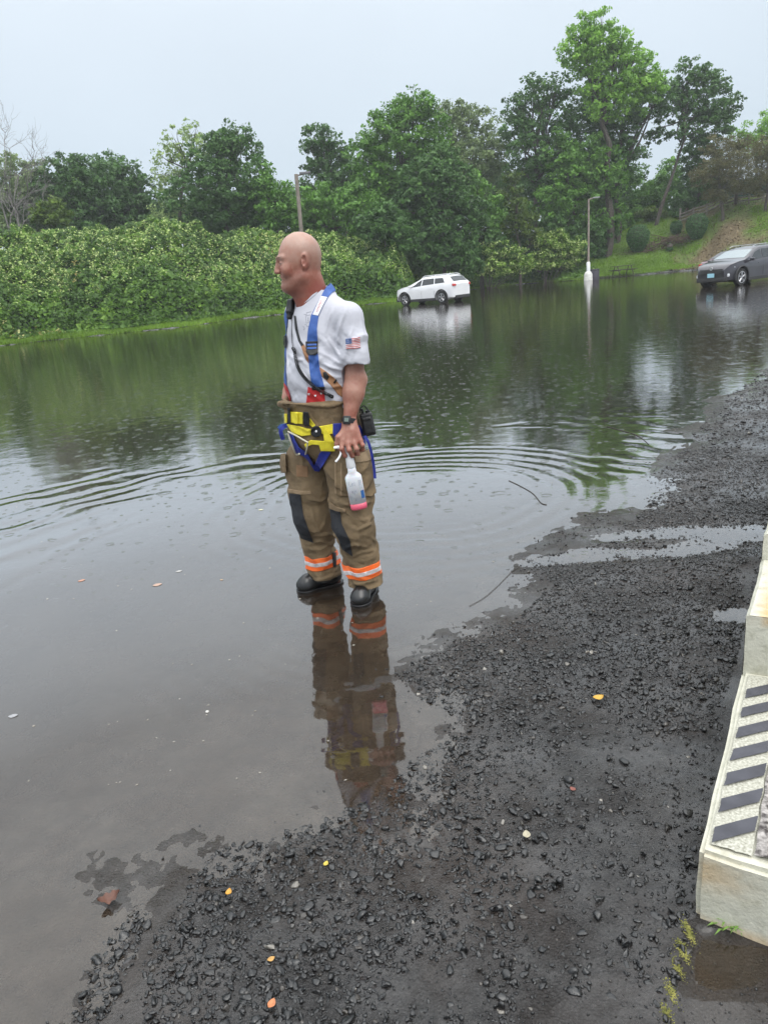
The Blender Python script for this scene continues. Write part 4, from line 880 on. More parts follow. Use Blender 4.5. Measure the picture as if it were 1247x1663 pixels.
# ------------------------------------------------------------------ T-shirt
S = Field([-.40, -.28, .98], [.40, .28, 1.62], .004)
S.op(Pell([C0[0], C0[1]+.004, 1.34], (.200, .142, .215)), k=.05); S.op(Pell([C0[0]-.008, C0[1]-.020, 1.16], (.194, .160, .21)), k=.06); S.op(Pell([C0[0]-.004, C0[1]-.008, 1.03], (.18, .146, .12)), k=.05)
for s_, Sx in ((1, shL), (-1, shR)):
    S.op(Pcone(nb+[s_*.03, .012, .045], Sx+[-s_*.02, 0, .002], .056, .060), k=.06)
S.op(Pcone(nb+[0, .020, .085], nb+[0, -.02, -.03], .074, .088), k=.04); S.op(Pcone(nb+[0, -.028, .070], nb+[0, -.040, -.03], .068, .080), k=.03)
for Sx, E_, cut in ((shL, slL, 1), (shR, slR, 0)):
    S.op(Pcone(Sx, E_, .058, .0665 if cut else .058), k=.05)
S.op(Pcone(nk, nb+[0, .004, .125], .066, .0735), 'c', .004)                                    # neck opening
S.op(Pcone(nk+[0, -.04, 0], nb+[0, -.052, .132], .058, .061), 'c', .006)
def shirt_fold(x, y, z):
    X = x-C0[0]; u = z+.55*np.abs(X); arm = smooth(.10, .2, X)
    f = fbm(x*5+2*z, y*5, u*15, o=3, seed=4); f2 = fbm(x*9, y*9, z*5-1.4*X*6, o=2, seed=14)
    ridge = 1-np.abs(fbm(x*4, y*4, (z-.8*X)*11, o=2, seed=24))*2.4
    w = smooth(1.46, 1.34, z)
    r2 = 1-np.abs(fbm(x*3+5, y*3, (z+.9*X)*9, o=3, seed=44))*3.2
    return (.010*f+.0055*f2+.0095*np.clip(ridge, 0, 1)*smooth(.0, .12, X)*(1-.3*arm)+.007*np.clip(r2, 0, 1))*w
def fold_lines(lines, amp, wd):
    def fn(x, y, z):
        px, py, wy = projL(x, y, z); r = np.zeros(len(x))
        for ln in lines:
            a = np.array(ln); m = (px > a[:, 0].min()-12) & (px < a[:, 0].max()+12) & (py > a[:, 1].min()-12) & (py < a[:, 1].max()+12)
            if m.any():
                d = seg_dist(px[m], py[m], ln); c_ = a.mean(0); hl = max(np.hypot(*(a-c_).T).max(), 1); tp_ = np.clip(1-(np.hypot(px[m]-c_[0], py[m]-c_[1])/(hl*1.15))**2, 0, 1)
                r[m] += amp*tp_*(np.exp(-(d/wd)**2)-.5*np.exp(-(d/(wd*2.2))**2))
        return r
    return fn
S.displace(shirt_fold)
S.displace(fold_lines([[(553, 584), (542, 562), (530, 546)], [(554, 592), (537, 581), (521, 573)], [(556, 602), (541, 598), (523, 591)], [(557, 613), (545, 613), (530, 607)], [(549, 576), (547, 546), (553, 516)], [(470, 520), (475, 540), (479, 562)],
    [(557, 626), (541, 629), (530, 623)], [(561, 503), (552, 530), (549, 556)], [(586, 522), (591, 546)], [(572, 582), (575, 568), (570, 546)], [(484, 598), (495, 612), (499, 626)], [(468, 575), (480, 585), (492, 584)], [(563, 572), (566, 552), (574, 530)], [(540, 500), (533, 520), (530, 538)]], .0085, 3.0))
for Sx, E_, cut in ((shL, slL, 1), (shR, slR, 0)):
    d = (E_-Sx)/np.linalg.norm(E_-Sx); S.op(Pcone(E_+d*.078, E_+d*.20, .075, .09), 'c', .003); S.op(Pcone(E_-d*.01, E_+d*.05, .0585 if cut else .05), 'c', .004)
S.op(Pbox([0, 0, .93], (.6, .6, .09)), 'c', .002)
cotton = mat('white_cotton', (.46, .46, .51), (.54, .54, .59), 4, .9, bump=.0012, bscale=90)
shirt = fmesh(S, 't_shirt', cotton, person); shirt['label'] = 'white cotton t-shirt with a flag on the sleeve'
# ------------------------------------------------------------------ trousers
Pn = Field([-.44, -.34, .02], [.42, .32, 1.12], .004)
wc = L(523, 664, 3.715); wc[2] = 0; pc = L(531, 715, 3.715)
Pn.op(Pell([wc[0], wc[1], 1.04], (.203, .175, .18)), k=.05)
Pn.op(Pell([pc[0], pc[1], .90], (.208, .178, .17)), k=.05)
for h_, k_, a_ in ((hL, kL, aL), (hR, kR, aR)):
    m_ = h_*.45+k_*.55
    Pn.op(Pcone(h_, m_, .120, .098), k=.035); Pn.op(Pcone(m_, k_, .098, .094), k=.03)
    c_ = k_*.35+a_*.65; Pn.op(Pcone(k_, c_, .094, .079), k=.03); Pn.op(Pcone(c_, a_+[0, 0, -.045], .079, .086), k=.02)
    Pn.op(Pell(k_+[0, -.02, .01], (.085, .085, .085)), k=.03)
for i in range(40):                                                                           # rolled rim at the waist
    a0, a1 = 2*PI*i/40, 2*PI*(i+1)/40
    fl = lambda a: 1+.10*max(0, math.cos(a-math.radians(235)))**3
    q = [np.array([wc[0]+(.204)*fl(a)*math.cos(a), wc[1]+.176*fl(a)*math.sin(a), 1.060+.010*math.sin(3*a)]) for a in (a0, a1)]
    Pn.op(Pcone(q[0], q[1], .0075), k=.008)
fp = px3([(455, 657, 3.70), (463, 659, 3.66), (478, 660, 3.60)]); Pn.op(Pcone(fp[0], fp[1], .009, .012), k=.012); Pn.op(Pcone(fp[1], fp[2], .012), k=.012)
Pn.op(Pbox([0, 0, 1.17], (.6, .6, .098)), 'c', .004)
Pn.op(Pell([wc[0], wc[1], 1.10], (.196, .168, .10)), 'c', .004)
def pant_fold(x, y, z):
    leg = smooth(.78, .66, z); low = smooth(.45, .25, z)
    f = fbm(x*5, y*5, z*7+.8*x*5, o=3, seed=33); r = 1-np.abs(fbm(x*4+7, y*4, (z+.9*x-.5*y)*6.5, o=3, seed=34))*3.2
    q = fbm(x*13, y*13, z*20, o=3, seed=35)
    return .010*f*(.5+leg)+.010*np.clip(r, 0, 1)*(.35+.9*leg)+.0042*q*leg+.004*np.clip(1-np.abs(fbm(x*7, y*7, z*16, o=2, seed=36))*3, 0, 1)*low
Pn.displace(pant_fold)
Pn.displace(fold_lines([[(556, 893), (575, 885), (600, 890)], [(572, 905), (590, 897), (612, 893)], [(560, 850), (580, 862), (606, 850)], [(575, 835), (590, 845), (610, 838)], [(498, 885), (520, 880), (540, 885)], [(495, 893), (520, 893), (548, 878)],
    [(520, 862), (528, 850), (530, 835)], [(500, 810), (520, 815), (532, 812)], [(545, 815), (570, 822), (606, 815)], [(480, 690), (500, 700), (520, 690)], [(500, 670), (505, 680), (512, 690)], [(530, 735), (545, 745), (545, 760)],
    [(580, 865), (583, 880), (580, 895)], [(505, 945), (530, 940), (552, 930)], [(565, 950), (590, 948), (615, 940)], [(600, 870), (612, 880), (617, 895)], [(505, 820), (510, 845), (522, 870)], [(478, 720), (490, 740), (492, 760)], [(520, 870), (535, 868), (548, 872)]], .0090, 3.2))
Pn.op(Pbox([0, 0, -.10], (.6, .6, .165)), 'c', .004)
for a_ in (aL, aR): Pn.op(Pcone([a_[0], a_[1], .0], [a_[0], a_[1], .09], .062), 'c', .005)
def canvas_mat(c1, c2, nm='tan_canvas'):
    m, nt, out = newmat(nm); Lk = nt.links.new
    b = N(nt, 'ShaderNodeBsdfPrincipled'); Lk(b.outputs[0], out.inputs[0]); b.inputs['Roughness'].default_value = .85
    tc = N(nt, 'ShaderNodeTexCoord'); P = tc.outputs['Object']
    n = N(nt, 'ShaderNodeTexNoise'); n.inputs['Scale'].default_value = 9; n.inputs['Detail'].default_value = 6; Lk(P, n.inputs['Vector'])
    r = ramp(nt, [(.3, c1), (.7, c2)]); Lk(n.outputs[0], r.inputs[0]); Lk(r.outputs[0], b.inputs['Base Color'])
    w_ = N(nt, 'ShaderNodeTexWave'); w_.bands_direction = 'Z'; w_.inputs['Scale'].default_value = 9; w_.inputs['Distortion'].default_value = 1.2; Lk(P, w_.inputs['Vector'])
    pw = N(nt, 'ShaderNodeMath', operation='POWER'); Lk(w_.outputs['Fac'], pw.inputs[0]); pw.inputs[1].default_value = .35
    n3 = N(nt, 'ShaderNodeTexNoise'); n3.inputs['Scale'].default_value = 14; n3.inputs['Detail'].default_value = 3; n3.inputs['Distortion'].default_value = 1.5; Lk(P, n3.inputs['Vector'])
    n2 = N(nt, 'ShaderNodeTexNoise'); n2.inputs['Scale'].default_value = 45; n2.inputs['Detail'].default_value = 4; Lk(P, n2.inputs['Vector'])
    a = N(nt, 'ShaderNodeMath', operation='MULTIPLY_ADD'); Lk(n2.outputs[0], a.inputs[0]); a.inputs[1].default_value = 1.0; Lk(n3.outputs[0], a.inputs[2])
    bp = N(nt, 'ShaderNodeBump'); bp.inputs['Distance'].default_value = .0045; Lk(a.outputs[0], bp.inputs['Height']); Lk(bp.outputs[0], b.inputs['Normal']); return m
CANVAS = canvas_mat((.098, .068, .036), (.215, .150, .082)); CANVAS2 = canvas_mat((.20, .14, .08), (.28, .20, .12), 'tan_canvas_trim')
pants = fmesh(Pn, 'turnout_trousers', CANVAS, person); pants['label'] = 'tan turnout trousers with black knee patches and reflective bands'
# ------------------------------------------------------------------ traced pieces lying on the garments
def poly_sd(px, py, poly):
    P_ = list(poly)+[poly[0]]; d = seg_dist(px, py, P_); return np.where(in_poly(px, py, poly), -d, d)
_SC = {}
def surf_cache(f):
    if id(f) not in _SC:
        V, Q = nets(f.D, f.lo, f.h); px, py, _w = projL(V[:, 0], V[:, 1], V[:, 2]); g = f.grad(V); v = CAML-V; _SC[id(f)] = (V, px, py, (g*v).sum(1))
    return _SC[id(f)]
def biggest(V, F_, near=False):
    if len(V) == 0: return V, F_
    lab = np.arange(len(V))
    while True:
        m = lab[F_].min(1); new = lab.copy()
        for c in range(F_.shape[1]): np.minimum.at(new, F_[:, c], m)
        new = new[new]
        if (new == lab).all(): break
        lab = new
    u, c = np.unique(lab, return_counts=True)
    if near:                                                     # the piece lying outermost, towards the photographer
        ok = u[c > .2*c.max()]; dm = [np.linalg.norm(V[lab == k].mean(0)-CAML) for k in ok]; pick = ok[int(np.argmin(dm))]
    else: pick = u[c.argmax()]
    keep = lab == pick; ix = np.cumsum(keep)-1
    return V[keep], ix[F_[keep[F_].all(1)]]
def patch(flds, poly, off, name, m, parent, h=.0025, Y0=3.0, Y1=3.74, rnd=.6, carve=None):
    """a piece of cloth or webbing of thickness off lying on the garment inside the traced outline"""
    poly = np.array(poly, float); cand = []
    for f in flds:
        sv, spx, spy, sw = surf_cache(f); k = (spx > poly[:, 0].min()-4) & (spx < poly[:, 0].max()+4) & (spy > poly[:, 1].min()-4) & (spy < poly[:, 1].max()+4) & (sw > 0) & (L2W(sv)[:, 1] < Y1+.25)
        if k.any(): cand.append(sv[k])
    if not cand: print('NO SURFACE', name); return None
    cand = np.concatenate(cand); lo = cand.min(0)-off-.012; hi = cand.max(0)+off+.012
    n = np.ceil((hi-lo)/h).astype(int)+1
    ax = [lo[i]+h*np.arange(n[i]) for i in range(3)]; X, Y, Z = np.meshgrid(*ax, indexing='ij'); Q = np.stack([X.ravel(), Y.ravel(), Z.ravel()], -1)
    px, py, wy = projL(Q[:, 0], Q[:, 1], Q[:, 2]); D = np.full(len(Q), 1.0)
    mk = (px > poly[:, 0].min()-3) & (px < poly[:, 0].max()+3) & (py > poly[:, 1].min()-3) & (py < poly[:, 1].max()+3)
    for f in flds: D[mk] = np.minimum(D[mk], f.sample(Q[mk]))
    near = np.abs(D) < off+.012
    R = np.full(len(Q), 1.0); R[near] = poly_sd(px[near], py[near], [tuple(p) for p in poly])*.00285
    G = flds[0].grad(Q[near]) if len(flds) == 1 else None
    fac = np.full(len(Q), 1.0)
    # keep what faces the photographer's side
    v = Q[near]-CAML; v /= np.linalg.norm(v, axis=1)[:, None]
    if not near.any(): print('EMPTY', name); return None
    if G is None:
        gg = [f.grad(Q[near]) for f in flds]; dd = [f.sample(Q[near]) for f in flds]; G = gg[0]
        for g2, d2 in zip(gg[1:], dd[1:]): G = np.where((d2 < dd[0])[:, None], g2, G)
    fac[near] = ((v*G).sum(1)-.3)*.03
    E = np.maximum(np.maximum(D-off, R), fac); E = np.maximum(E, -(D+.006)).reshape(n)
    V, F_ = nets(E, lo, h)
    if len(V) == 0: print('EMPTY PATCH', name); return None
    V, F_ = biggest(V, F_, True)
    return mesh_obj(name, V, F_, m, parent, smooth=True)
BLUE = mat('blue_webbing', (.030, .085, .30), (.045, .12, .38), 40, .6, bump=.0006, bscale=500); NAVY = mat('royal_blue_webbing', (.012, .022, .20), (.02, .035, .30), 30, .6, bump=.0006, bscale=400)
YEL = mat('yellow_webbing', (.62, .52, .02), (.78, .68, .04), 30, .6, bump=.0006, bscale=400); BLK = mat('black_plastic', (.006, .006, .007), (.010, .010, .011), 20, .35, bump=.0005, bscale=200)
KNEE = mat('knee_patch_black', (.007, .008, .011), (.013, .015, .020), 20, .8, bump=.002, bscale=45); RED = mat('red_leather', (.42, .012, .016), (.5, .02, .02), 20, .45)
ORG = mat('orange_reflective', (.80, .115, .015), (.85, .17, .03), 30, .5, bump=.001, bscale=60); SIL = mat('silver_reflective', (.42, .38, .38), (.62, .58, .58), 40, .4, bump=.001, bscale=60)
LEA = mat('brown_leather', (.26, .125, .055), (.34, .17, .08), 20, .55); STEEL = mat('bright_metal', (.62, .58, .45), (.75, .72, .6), 30, .3, metal=.7); WHT = mat('white_label', (.72, .72, .74), rough=.6)
PINK = mat('label_print', (.62, .22, .22), rough=.7); INK = mat('dark_ink', (.10, .11, .15), rough=.7)
su = patch([S], [(533, 462), (538, 459), (551, 469.5), (540, 474.5), (532.5, 483), (524.5, 497), (517.3, 513.8), (514.8, 533), (515.8, 555), (516.5, 574), (519.5, 600), (527, 628.5), (506.6, 629.5), (502.5, 600), (500.5, 574), (498.3, 555), (500.3, 535), (505.3, 512), (513.5, 496), (522, 480.1), (527, 470)], .0045, 'suspender', BLUE, person, h=.0022)
patch([S], [(521.6, 480.6), (531.8, 482.4), (524, 497), (516.8, 512.8), (507.4, 511.0), (514, 496.4)], .0062, 'care_label', WHT, su, h=.0018)
for i in range(9):
    t = .12+.085*i; a = np.array([519.5, 484.5])*(1-t)+np.array([510.5, 509.5])*t; b_ = np.array([526.5, 486])*(1-t)+np.array([515.5, 510.5])*t
    w_ = .25+.2*random.random(); patch([S], [a+(b_-a)*.18, a+(b_-a)*(.45+w_), a+(b_-a)*(.45+w_)+[-.3, 1.0], a+(b_-a)*.18+[-.3, 1.0]], .0071, 'print_line', PINK, su, h=.0014)
patch([S], [(496.3, 554.5), (516.3, 554.0), (516.6, 573.5), (512, 577), (500.5, 576.5), (497, 571)], .010, 'buckle', BLK, su, h=.002)
patch([S], [(498.6, 558.5), (514.4, 558.0), (514.4, 561.2), (498.8, 561.7)], .0125, 'buckle_webbing', BLUE, su, h=.0018); patch([S], [(498.6, 564), (514.4, 563.6), (514.4, 566.8), (498.8, 567.4)], .0125, 'buckle_webbing', BLUE, su, h=.0018)
patch([S], [(506, 629), (527.5, 628), (528.3, 633), (507, 634)], .008, 'suspender_clip', BLK, su, h=.002)
su2 = patch([S], [(474, 476), (481, 478), (469, 505), (465, 540), (464, 600), (467, 645), (461, 645), (457.5, 600), (458, 540), (462, 508)], .0045, 'suspender', BLUE, person, h=.0025)
if su2: patch([S], [(457, 545), (464.5, 545), (464.5, 564), (457, 564)], .011, 'buckle', BLK, su2)
rt = patch([S], [(500, 628), (506, 630), (526, 630), (529.5, 662), (496.5, 662)], .006, 'suspender_tab', RED, person, h=.0022)
for x_, y_ in ((501.5, 640), (512, 642.5), (521.5, 638.5)): patch([S], [(x_-1.9, y_-1.2), (x_+1.9, y_-1.2), (x_+1.2, y_+2), (x_-.9, y_+2)], .0095, 'stud', WHT, rt, h=.0014)
patch([S], [(460, 620), (466, 628), (471, 642), (473, 655), (462, 655)], .006, 'suspender_tab', RED, person)
# leather radio strap
ls = patch([S], [(488.5, 561), (493.5, 558.5), (501, 572), (516, 594), (531, 604), (542, 613), (560, 634), (560, 648), (549, 641), (536, 624.5), (520, 609), (505, 595), (496, 583)], .003, 'radio_strap', LEA, person, h=.0022)
patch([S], [(477, 512), (480.5, 513), (483.5, 535), (488.5, 553), (494, 560), (489.5, 563), (484, 553), (479.5, 535)], .0035, 'radio_strap_end', BLK, ls, h=.002)
patch([S], [(524.5, 604.5), (529.5, 603.5), (535, 611.5), (531.5, 618), (525.5, 613)], .007, 'strap_buckle', BLK, ls, h=.002); patch([S], [(541.5, 621), (545.5, 615.5), (547.5, 617.5), (543.5, 623.5)], .007, 'strap_buckle', BLK, ls, h=.002)
# collar rib, flag and chest crest
def outline(poly, w):
    c = np.mean(poly, 0); return [tuple(c+(np.array(p)-c)*(1-w)) for p in poly]
def strip_px(pts, w):
    pts = [np.array(p, float) for p in pts]; l, r = [], []
    for i, p in enumerate(pts):
        t = pts[min(i+1, len(pts)-1)]-pts[max(i-1, 0)]; t /= np.linalg.norm(t)+1e-9; n_ = np.array([-t[1], t[0]])*w/2; l.append(p+n_); r.append(p-n_)
    return l+r[::-1]
patch([S], strip_px([(486.5, 489), (490, 492.5), (500, 486.5), (510, 478), (518, 468), (524, 458.5)], 4.2), .0028, 'collar', cotton, shirt, h=.0022)
fl = [(560.8, 550.2), (584.6, 547.6), (585.6, 564.6), (561.8, 567.2)]
q = [np.array(p) for p in fl]
def fq(u, v): return tuple(((q[0]*(1-u)+q[1]*u)*(1-v)+(q[3]*(1-u)+q[2]*u)*v)+[0, -.35*math.sin(u*7)])
fg = patch([S], fl, .0040, 'flag_patch', WHT, shirt, h=.0016)
FR, FBl = mat('flag_red', (.50, .10, .10), rough=.8), mat('flag_blue', (.06, .10, .24), rough=.8)
for i in range(7):
    v0 = (2*i)/13; u0 = 0 if i > 3 else .43; us = np.linspace(u0, 1, 8); patch([S], [fq(u, v0) for u in us]+[fq(u, v0+1/13) for u in us[::-1]], .0056, 'flag_stripe', FR, fg, h=.0012)
patch([S], [fq(0, 0), fq(.43, 0), fq(.43, .52), fq(0, .52)], .0062, 'flag_canton', FBl, fg, h=.0014)
for i in range(4):
    for j in range(3):
        a, b_ = fq(.06+.1*i, .08+.15*j); patch([S], [(a-.35, b_-.35), (a+.45, b_-.35), (a+.45, b_+.4), (a-.35, b_+.4)], .0075, 'flag_star', WHT, fg, h=.0009)
cr_ = [[(497, 513.5), (504.5, 511.5), (504.3, 523), (497.3, 525)]]
INK2 = mat('faded_crest_print', (.30, .31, .35), rough=.9)
cg = None
for pl, w_ in (([(496.5, 513), (504.5, 511), (504.3, 522), (497.5, 525), (496.5, 513)], .7), ([(493.5, 510), (498, 511), (498, 507.5), (505, 506)], .7), ([(494.5, 527), (498, 527.5), (499, 531), (503, 529)], .8), ([(492, 529), (495, 533), (493, 536)], .7), ([(500.6, 515), (500.6, 521)], 1.2), ([(499.3, 521.3), (502, 521)], .8)):
    for a, b_ in zip(pl[:-1], pl[1:]):
        o_ = patch([S], strip_px([a, b_], w_), .0016, 'chest_crest' if cg is None else 'crest_line', INK2, shirt if cg is None else cg, h=.0012); cg = cg or o_
# ------------------------------------------------------------------ trouser pieces
patch([Pn], [(535.4, 826.9), (552.6, 831.4), (555, 851), (568.6, 878.3), (572.5, 904), (555, 892), (549.5, 876), (538, 858)], .006, 'knee_patch', KNEE, pants)
patch([Pn], [(469, 801.7), (488, 802.9), (493, 837), (509, 881.6), (488.6, 874.5), (472.5, 840)], .006, 'knee_patch', KNEE, pants, Y1=3.86)
patch([Pn], [(467, 793.5), (488, 797), (505, 797), (505, 803), (488, 803.5), (468, 800)], .005, 'seam_band', CANVAS2, pants, Y1=3.86)
patch([Pn], [(536, 815), (546, 823), (562, 827), (560, 833), (545, 830), (534, 825)], .006, 'seam_band', CANVAS2, pants)
patch([Pn], [(481, 755), (500, 757), (500.5, 775), (481.5, 774)], .0035, 'leather_patch', mat('worn_patch', (.20, .11, .055), (.27, .16, .085), 20, .8), pants)
pk = patch([Pn], [(543, 752), (598, 742), (608, 742), (611, 800), (604, 806), (552, 806), (543, 800)], .015, 'cargo_pocket', CANVAS, pants)
patch([Pn], [(575, 742), (602, 728), (609, 743), (598, 749), (577, 752)], .020, 'pocket_flap', CANVAS2, pk)
patch([Pn], [(543, 752), (546, 752), (546.5, 803), (543.5, 801)], .018, 'pocket_seam', CANVAS2, pk); patch([Pn], [(552.5, 752), (555.5, 752), (556, 805), (553, 805)], .018, 'pocket_seam', CANVAS2, pk)
patch([Pn], [(450, 738), (464, 736), (465, 768), (452, 768)], .024, 'cargo_pocket', CANVAS, pants, Y1=3.90)
def band(a, z0, z1, tilt, name, m, off, par, rlim=.14):
    lo = np.array([a[0]-rlim, a[1]-rlim, z0-.03]); hi = np.array([a[0]+rlim, a[1]+rlim, z1+.03]); h = .003; n = np.ceil((hi-lo)/h).astype(int)
    ax = [lo[i]+h*np.arange(n[i]) for i in range(3)]; X, Y, Z = np.meshgrid(*ax, indexing='ij'); Q = np.stack([X.ravel(), Y.ravel(), Z.ravel()], -1)
    D = Pn.sample(Q); Zt = Q[:, 2]-tilt*(Q[:, 0]-a[0])-.004*np.sin(Q[:, 0]*60)
    E = np.maximum(np.maximum(D-off, z0-Zt), Zt-z1); other = aR if a is aL else aL
    E = np.maximum(E, np.hypot(Q[:, 0]-a[0], Q[:, 1]-a[1])-np.hypot(Q[:, 0]-other[0], Q[:, 1]-other[1])); E = np.maximum(E, -(D+.008))
    V, F_ = biggest(*nets(E.reshape(n), lo, h)); return mesh_obj(name, V, F_, m, par, smooth=True)
for a_, zb in ((aL, at(589, 938, 3.60)[2]), (aR, at(522, 921, 3.80)[2])):
    o_ = band(a_, zb, zb+.076, .03, 'reflective_band', ORG, .0040, pants); band(a_, zb+.025, zb+.050, .03, 'silver_stripe', SIL, .0055, o_)
patch([Pn], [(539.5, 897), (546, 897), (546.5, 921), (541, 921)], .0085, 'band_strap', BLK, pants, Y1=3.9)
# harness round the hips
hs = patch([Pn], [(465, 688.5), (485, 692), (505, 697), (505, 706.5), (490, 708.5), (474, 702.5)], .009, 'harness_belt', YEL, person); hs['label'] = 'yellow and blue webbing harness belt'
for nm, m_, of, pl in (('harness_belt_loop', YEL, .014, [(471, 668.9), (483, 669), (492, 670.3), (492, 689), (471, 686)]), ('harness_belt_loop', YEL, .020, [(478, 670), (484, 670), (484, 688.5), (478, 688)]),
        ('strap_keeper', BLK, .018, [(466.5, 662), (471.5, 663), (472.5, 687), (468, 687)]), ('strap_keeper', BLK, .024, [(492, 668.5), (500.5, 669), (503, 680), (502.5, 692), (494, 691.5), (491.5, 680)]),
        ('harness_webbing', YEL, .012, [(500, 679), (504, 680), (512.5, 691), (508, 694), (501, 689)]), ('harness_webbing', YEL, .012, [(461.5, 672), (466.5, 672), (466.5, 687), (462, 687)]),
        ('harness_webbing', YEL, .012, [(518, 692.5), (541, 688.5), (541, 704.5), (527, 706), (520, 703)]),
        ('harness_webbing', YEL, .022, [(524.5, 701), (529, 694.5), (536, 706), (544.5, 720.8), (544, 733), (521, 732.8), (518, 723), (507, 722), (496.3, 727), (494, 722), (505, 714.5), (526.6, 716.5)]),
        ('harness_webbing', NAVY, .014, [(540.5, 688), (557, 687), (557, 703), (546, 714), (540.5, 706)]),
        ('leg_loop', NAVY, .014, [(469, 702), (475, 704), (480, 716), (486, 727), (498, 735), (497, 742), (483, 738), (475, 726)]),
        ('leg_loop', NAVY, .012, [(485, 735), (500, 738), (510.5, 756), (519, 736), (523, 732), (538, 734), (527, 752), (518.5, 766), (511, 765), (500, 748)]),
        ('leg_loop', NAVY, .012, [(579, 694), (584, 690), (600, 712), (604, 722), (596, 724), (584, 712)])):
    patch([Pn], pl, of, nm, m_, hs)
bk_ = patch([Pn], [(513.6+9*math.cos(a), 701+9.5*math.sin(a)) for a in np.linspace(0, 2*PI, 13)[:-1]], .028, 'round_buckle', BLK, hs, h=.002)
patch([Pn], [(513.6+2*math.cos(a), 700.6+2*math.sin(a)) for a in np.linspace(0, 2*PI, 9)[:-1]], .033, 'rivet', WHT, bk_ or hs, h=.0012)
def surf(flds, px, py, off=.004):
    d = ray(px, py); o_ = CAML; dl = RB.T @ d; t = 2.6
    for _ in range(200):
        p = o_+dl*t; v = min(float(f.sample(p)[0]) if ((p > f.lo) & (p < f.lo+f.h*(f.n-1))).all() else .05 for f in flds)
        if v < off: break
        t += max(v-off, .001)*.8
        if t > 5: return None
    return o_+dl*t
def spath(flds, pts, off, fallY=3.6):
    out = []
    for p in pts: s_ = surf(flds, p[0], p[1], off); out.append(s_ if s_ is not None and (L2W(s_)[1] < 3.95) else L(p[0], p[1], fallY))
    return out
def smoothpath(P, n=6):
    P = [np.array(p, float) for p in P]; out = []
    for i in range(len(P)-1):
        p0, p1, p2, p3 = P[max(i-1, 0)], P[i], P[i+1], P[min(i+2, len(P)-1)]
        for k in range(n):
            t = k/n; out.append(.5*((2*p1)+(-p0+p2)*t+(2*p0-5*p1+4*p2-p3)*t*t+(-p0+3*p1-3*p2+p3)*t**3))
    return out+[P[-1]]
MB().tube(smoothpath(spath([Pn], [(468, 701), (480, 707), (492, 714), (500.5, 719)], .026)), .0042, 8).tube(smoothpath(spath([Pn], [(468, 704), (472, 716), (477, 729), (481, 738), (486, 737)], .022)), .0045, 8).tube(smoothpath(spath([Pn], [(500, 719), (498, 730), (496, 738)], .022)), .004, 8).build('carabiner', STEEL, hs, True)
def ribbon(name, P, w, th, m, par, facing=None):
    P = smoothpath(P, 5); V = []; F_ = []
    for i, p in enumerate(P):
        t = P[min(i+1, len(P)-1)]-P[max(i-1, 0)]; t /= np.linalg.norm(t)+1e-9; v = p-CAML if facing is None else np.array(facing, float); s_ = np.cross(t, v); s_ /= np.linalg.norm(s_); n_ = np.cross(s_, t)
        ww = w[min(int(i/len(P)*len(w)), len(w)-1)] if hasattr(w, '__len__') else w
        V += [p+s_*ww/2+n_*th/2, p-s_*ww/2+n_*th/2, p-s_*ww/2-n_*th/2, p+s_*ww/2-n_*th/2]
        if i: b0 = 4*(i-1); F_ += [[b0+j, b0+(j+1) % 4, b0+4+(j+1) % 4, b0+4+j] for j in range(4)]
    F_ += [[3, 2, 1, 0], [len(V)-4, len(V)-3, len(V)-2, len(V)-1]]; return mesh_obj(name, V, F_, m, par)
ribbon('hanging_strap', [L(592, 708, 3.56), L(598, 718, 3.55), L(603, 735, 3.55), L(607, 757, 3.56), L(609, 777, 3.56)], .0135, .003, NAVY, hs)
ribbon('hanging_strap', [L(468, 690, 3.66), L(461, 693, 3.64), L(456, 700, 3.63), L(460, 714, 3.64)], .020, .004, NAVY, hs); ribbon('hanging_strap', [L(467, 692, 3.65), L(458, 691, 3.65), L(452.5, 696, 3.65)], .016, .004, BLUE, hs)
# watch
wd = (knL-elL); wd /= np.linalg.norm(wd); wz = wrL+wd*.0; 
z_ = Vector(wd.tolist()); Mw = z_.to_track_quat('Z', 'Y').to_matrix()
wb = MB(); wb.lathe([(.0325, -.0125), (.0355, -.012), (.0365, 0), (.0355, .012), (.0325, .0125)], 28, wz, Mw); wo = wb.build('watch_strap', BLK, person, True)
vc = (CAML-wz); vc -= wd*(vc@wd); vc /= np.linalg.norm(vc); vc = vc*.93+np.cross(wd, vc)*(.30); vc /= np.linalg.norm(vc); sx = np.cross(vc, wd); Rw = Matrix(((sx[0], wd[0], vc[0]), (sx[1], wd[1], vc[1]), (sx[2], wd[2], vc[2])))
MB().box(wz+vc*.037, (.038, .040, .011), Rw, .004).build('watch_case', BLK, wo, True); MB().box(wz+vc*.0435, (.021, .018, .0016), Rw, .0005).build('watch_face', mat('lcd', (.16, .20, .17), (.10, .13, .11), 300, .2), wo)
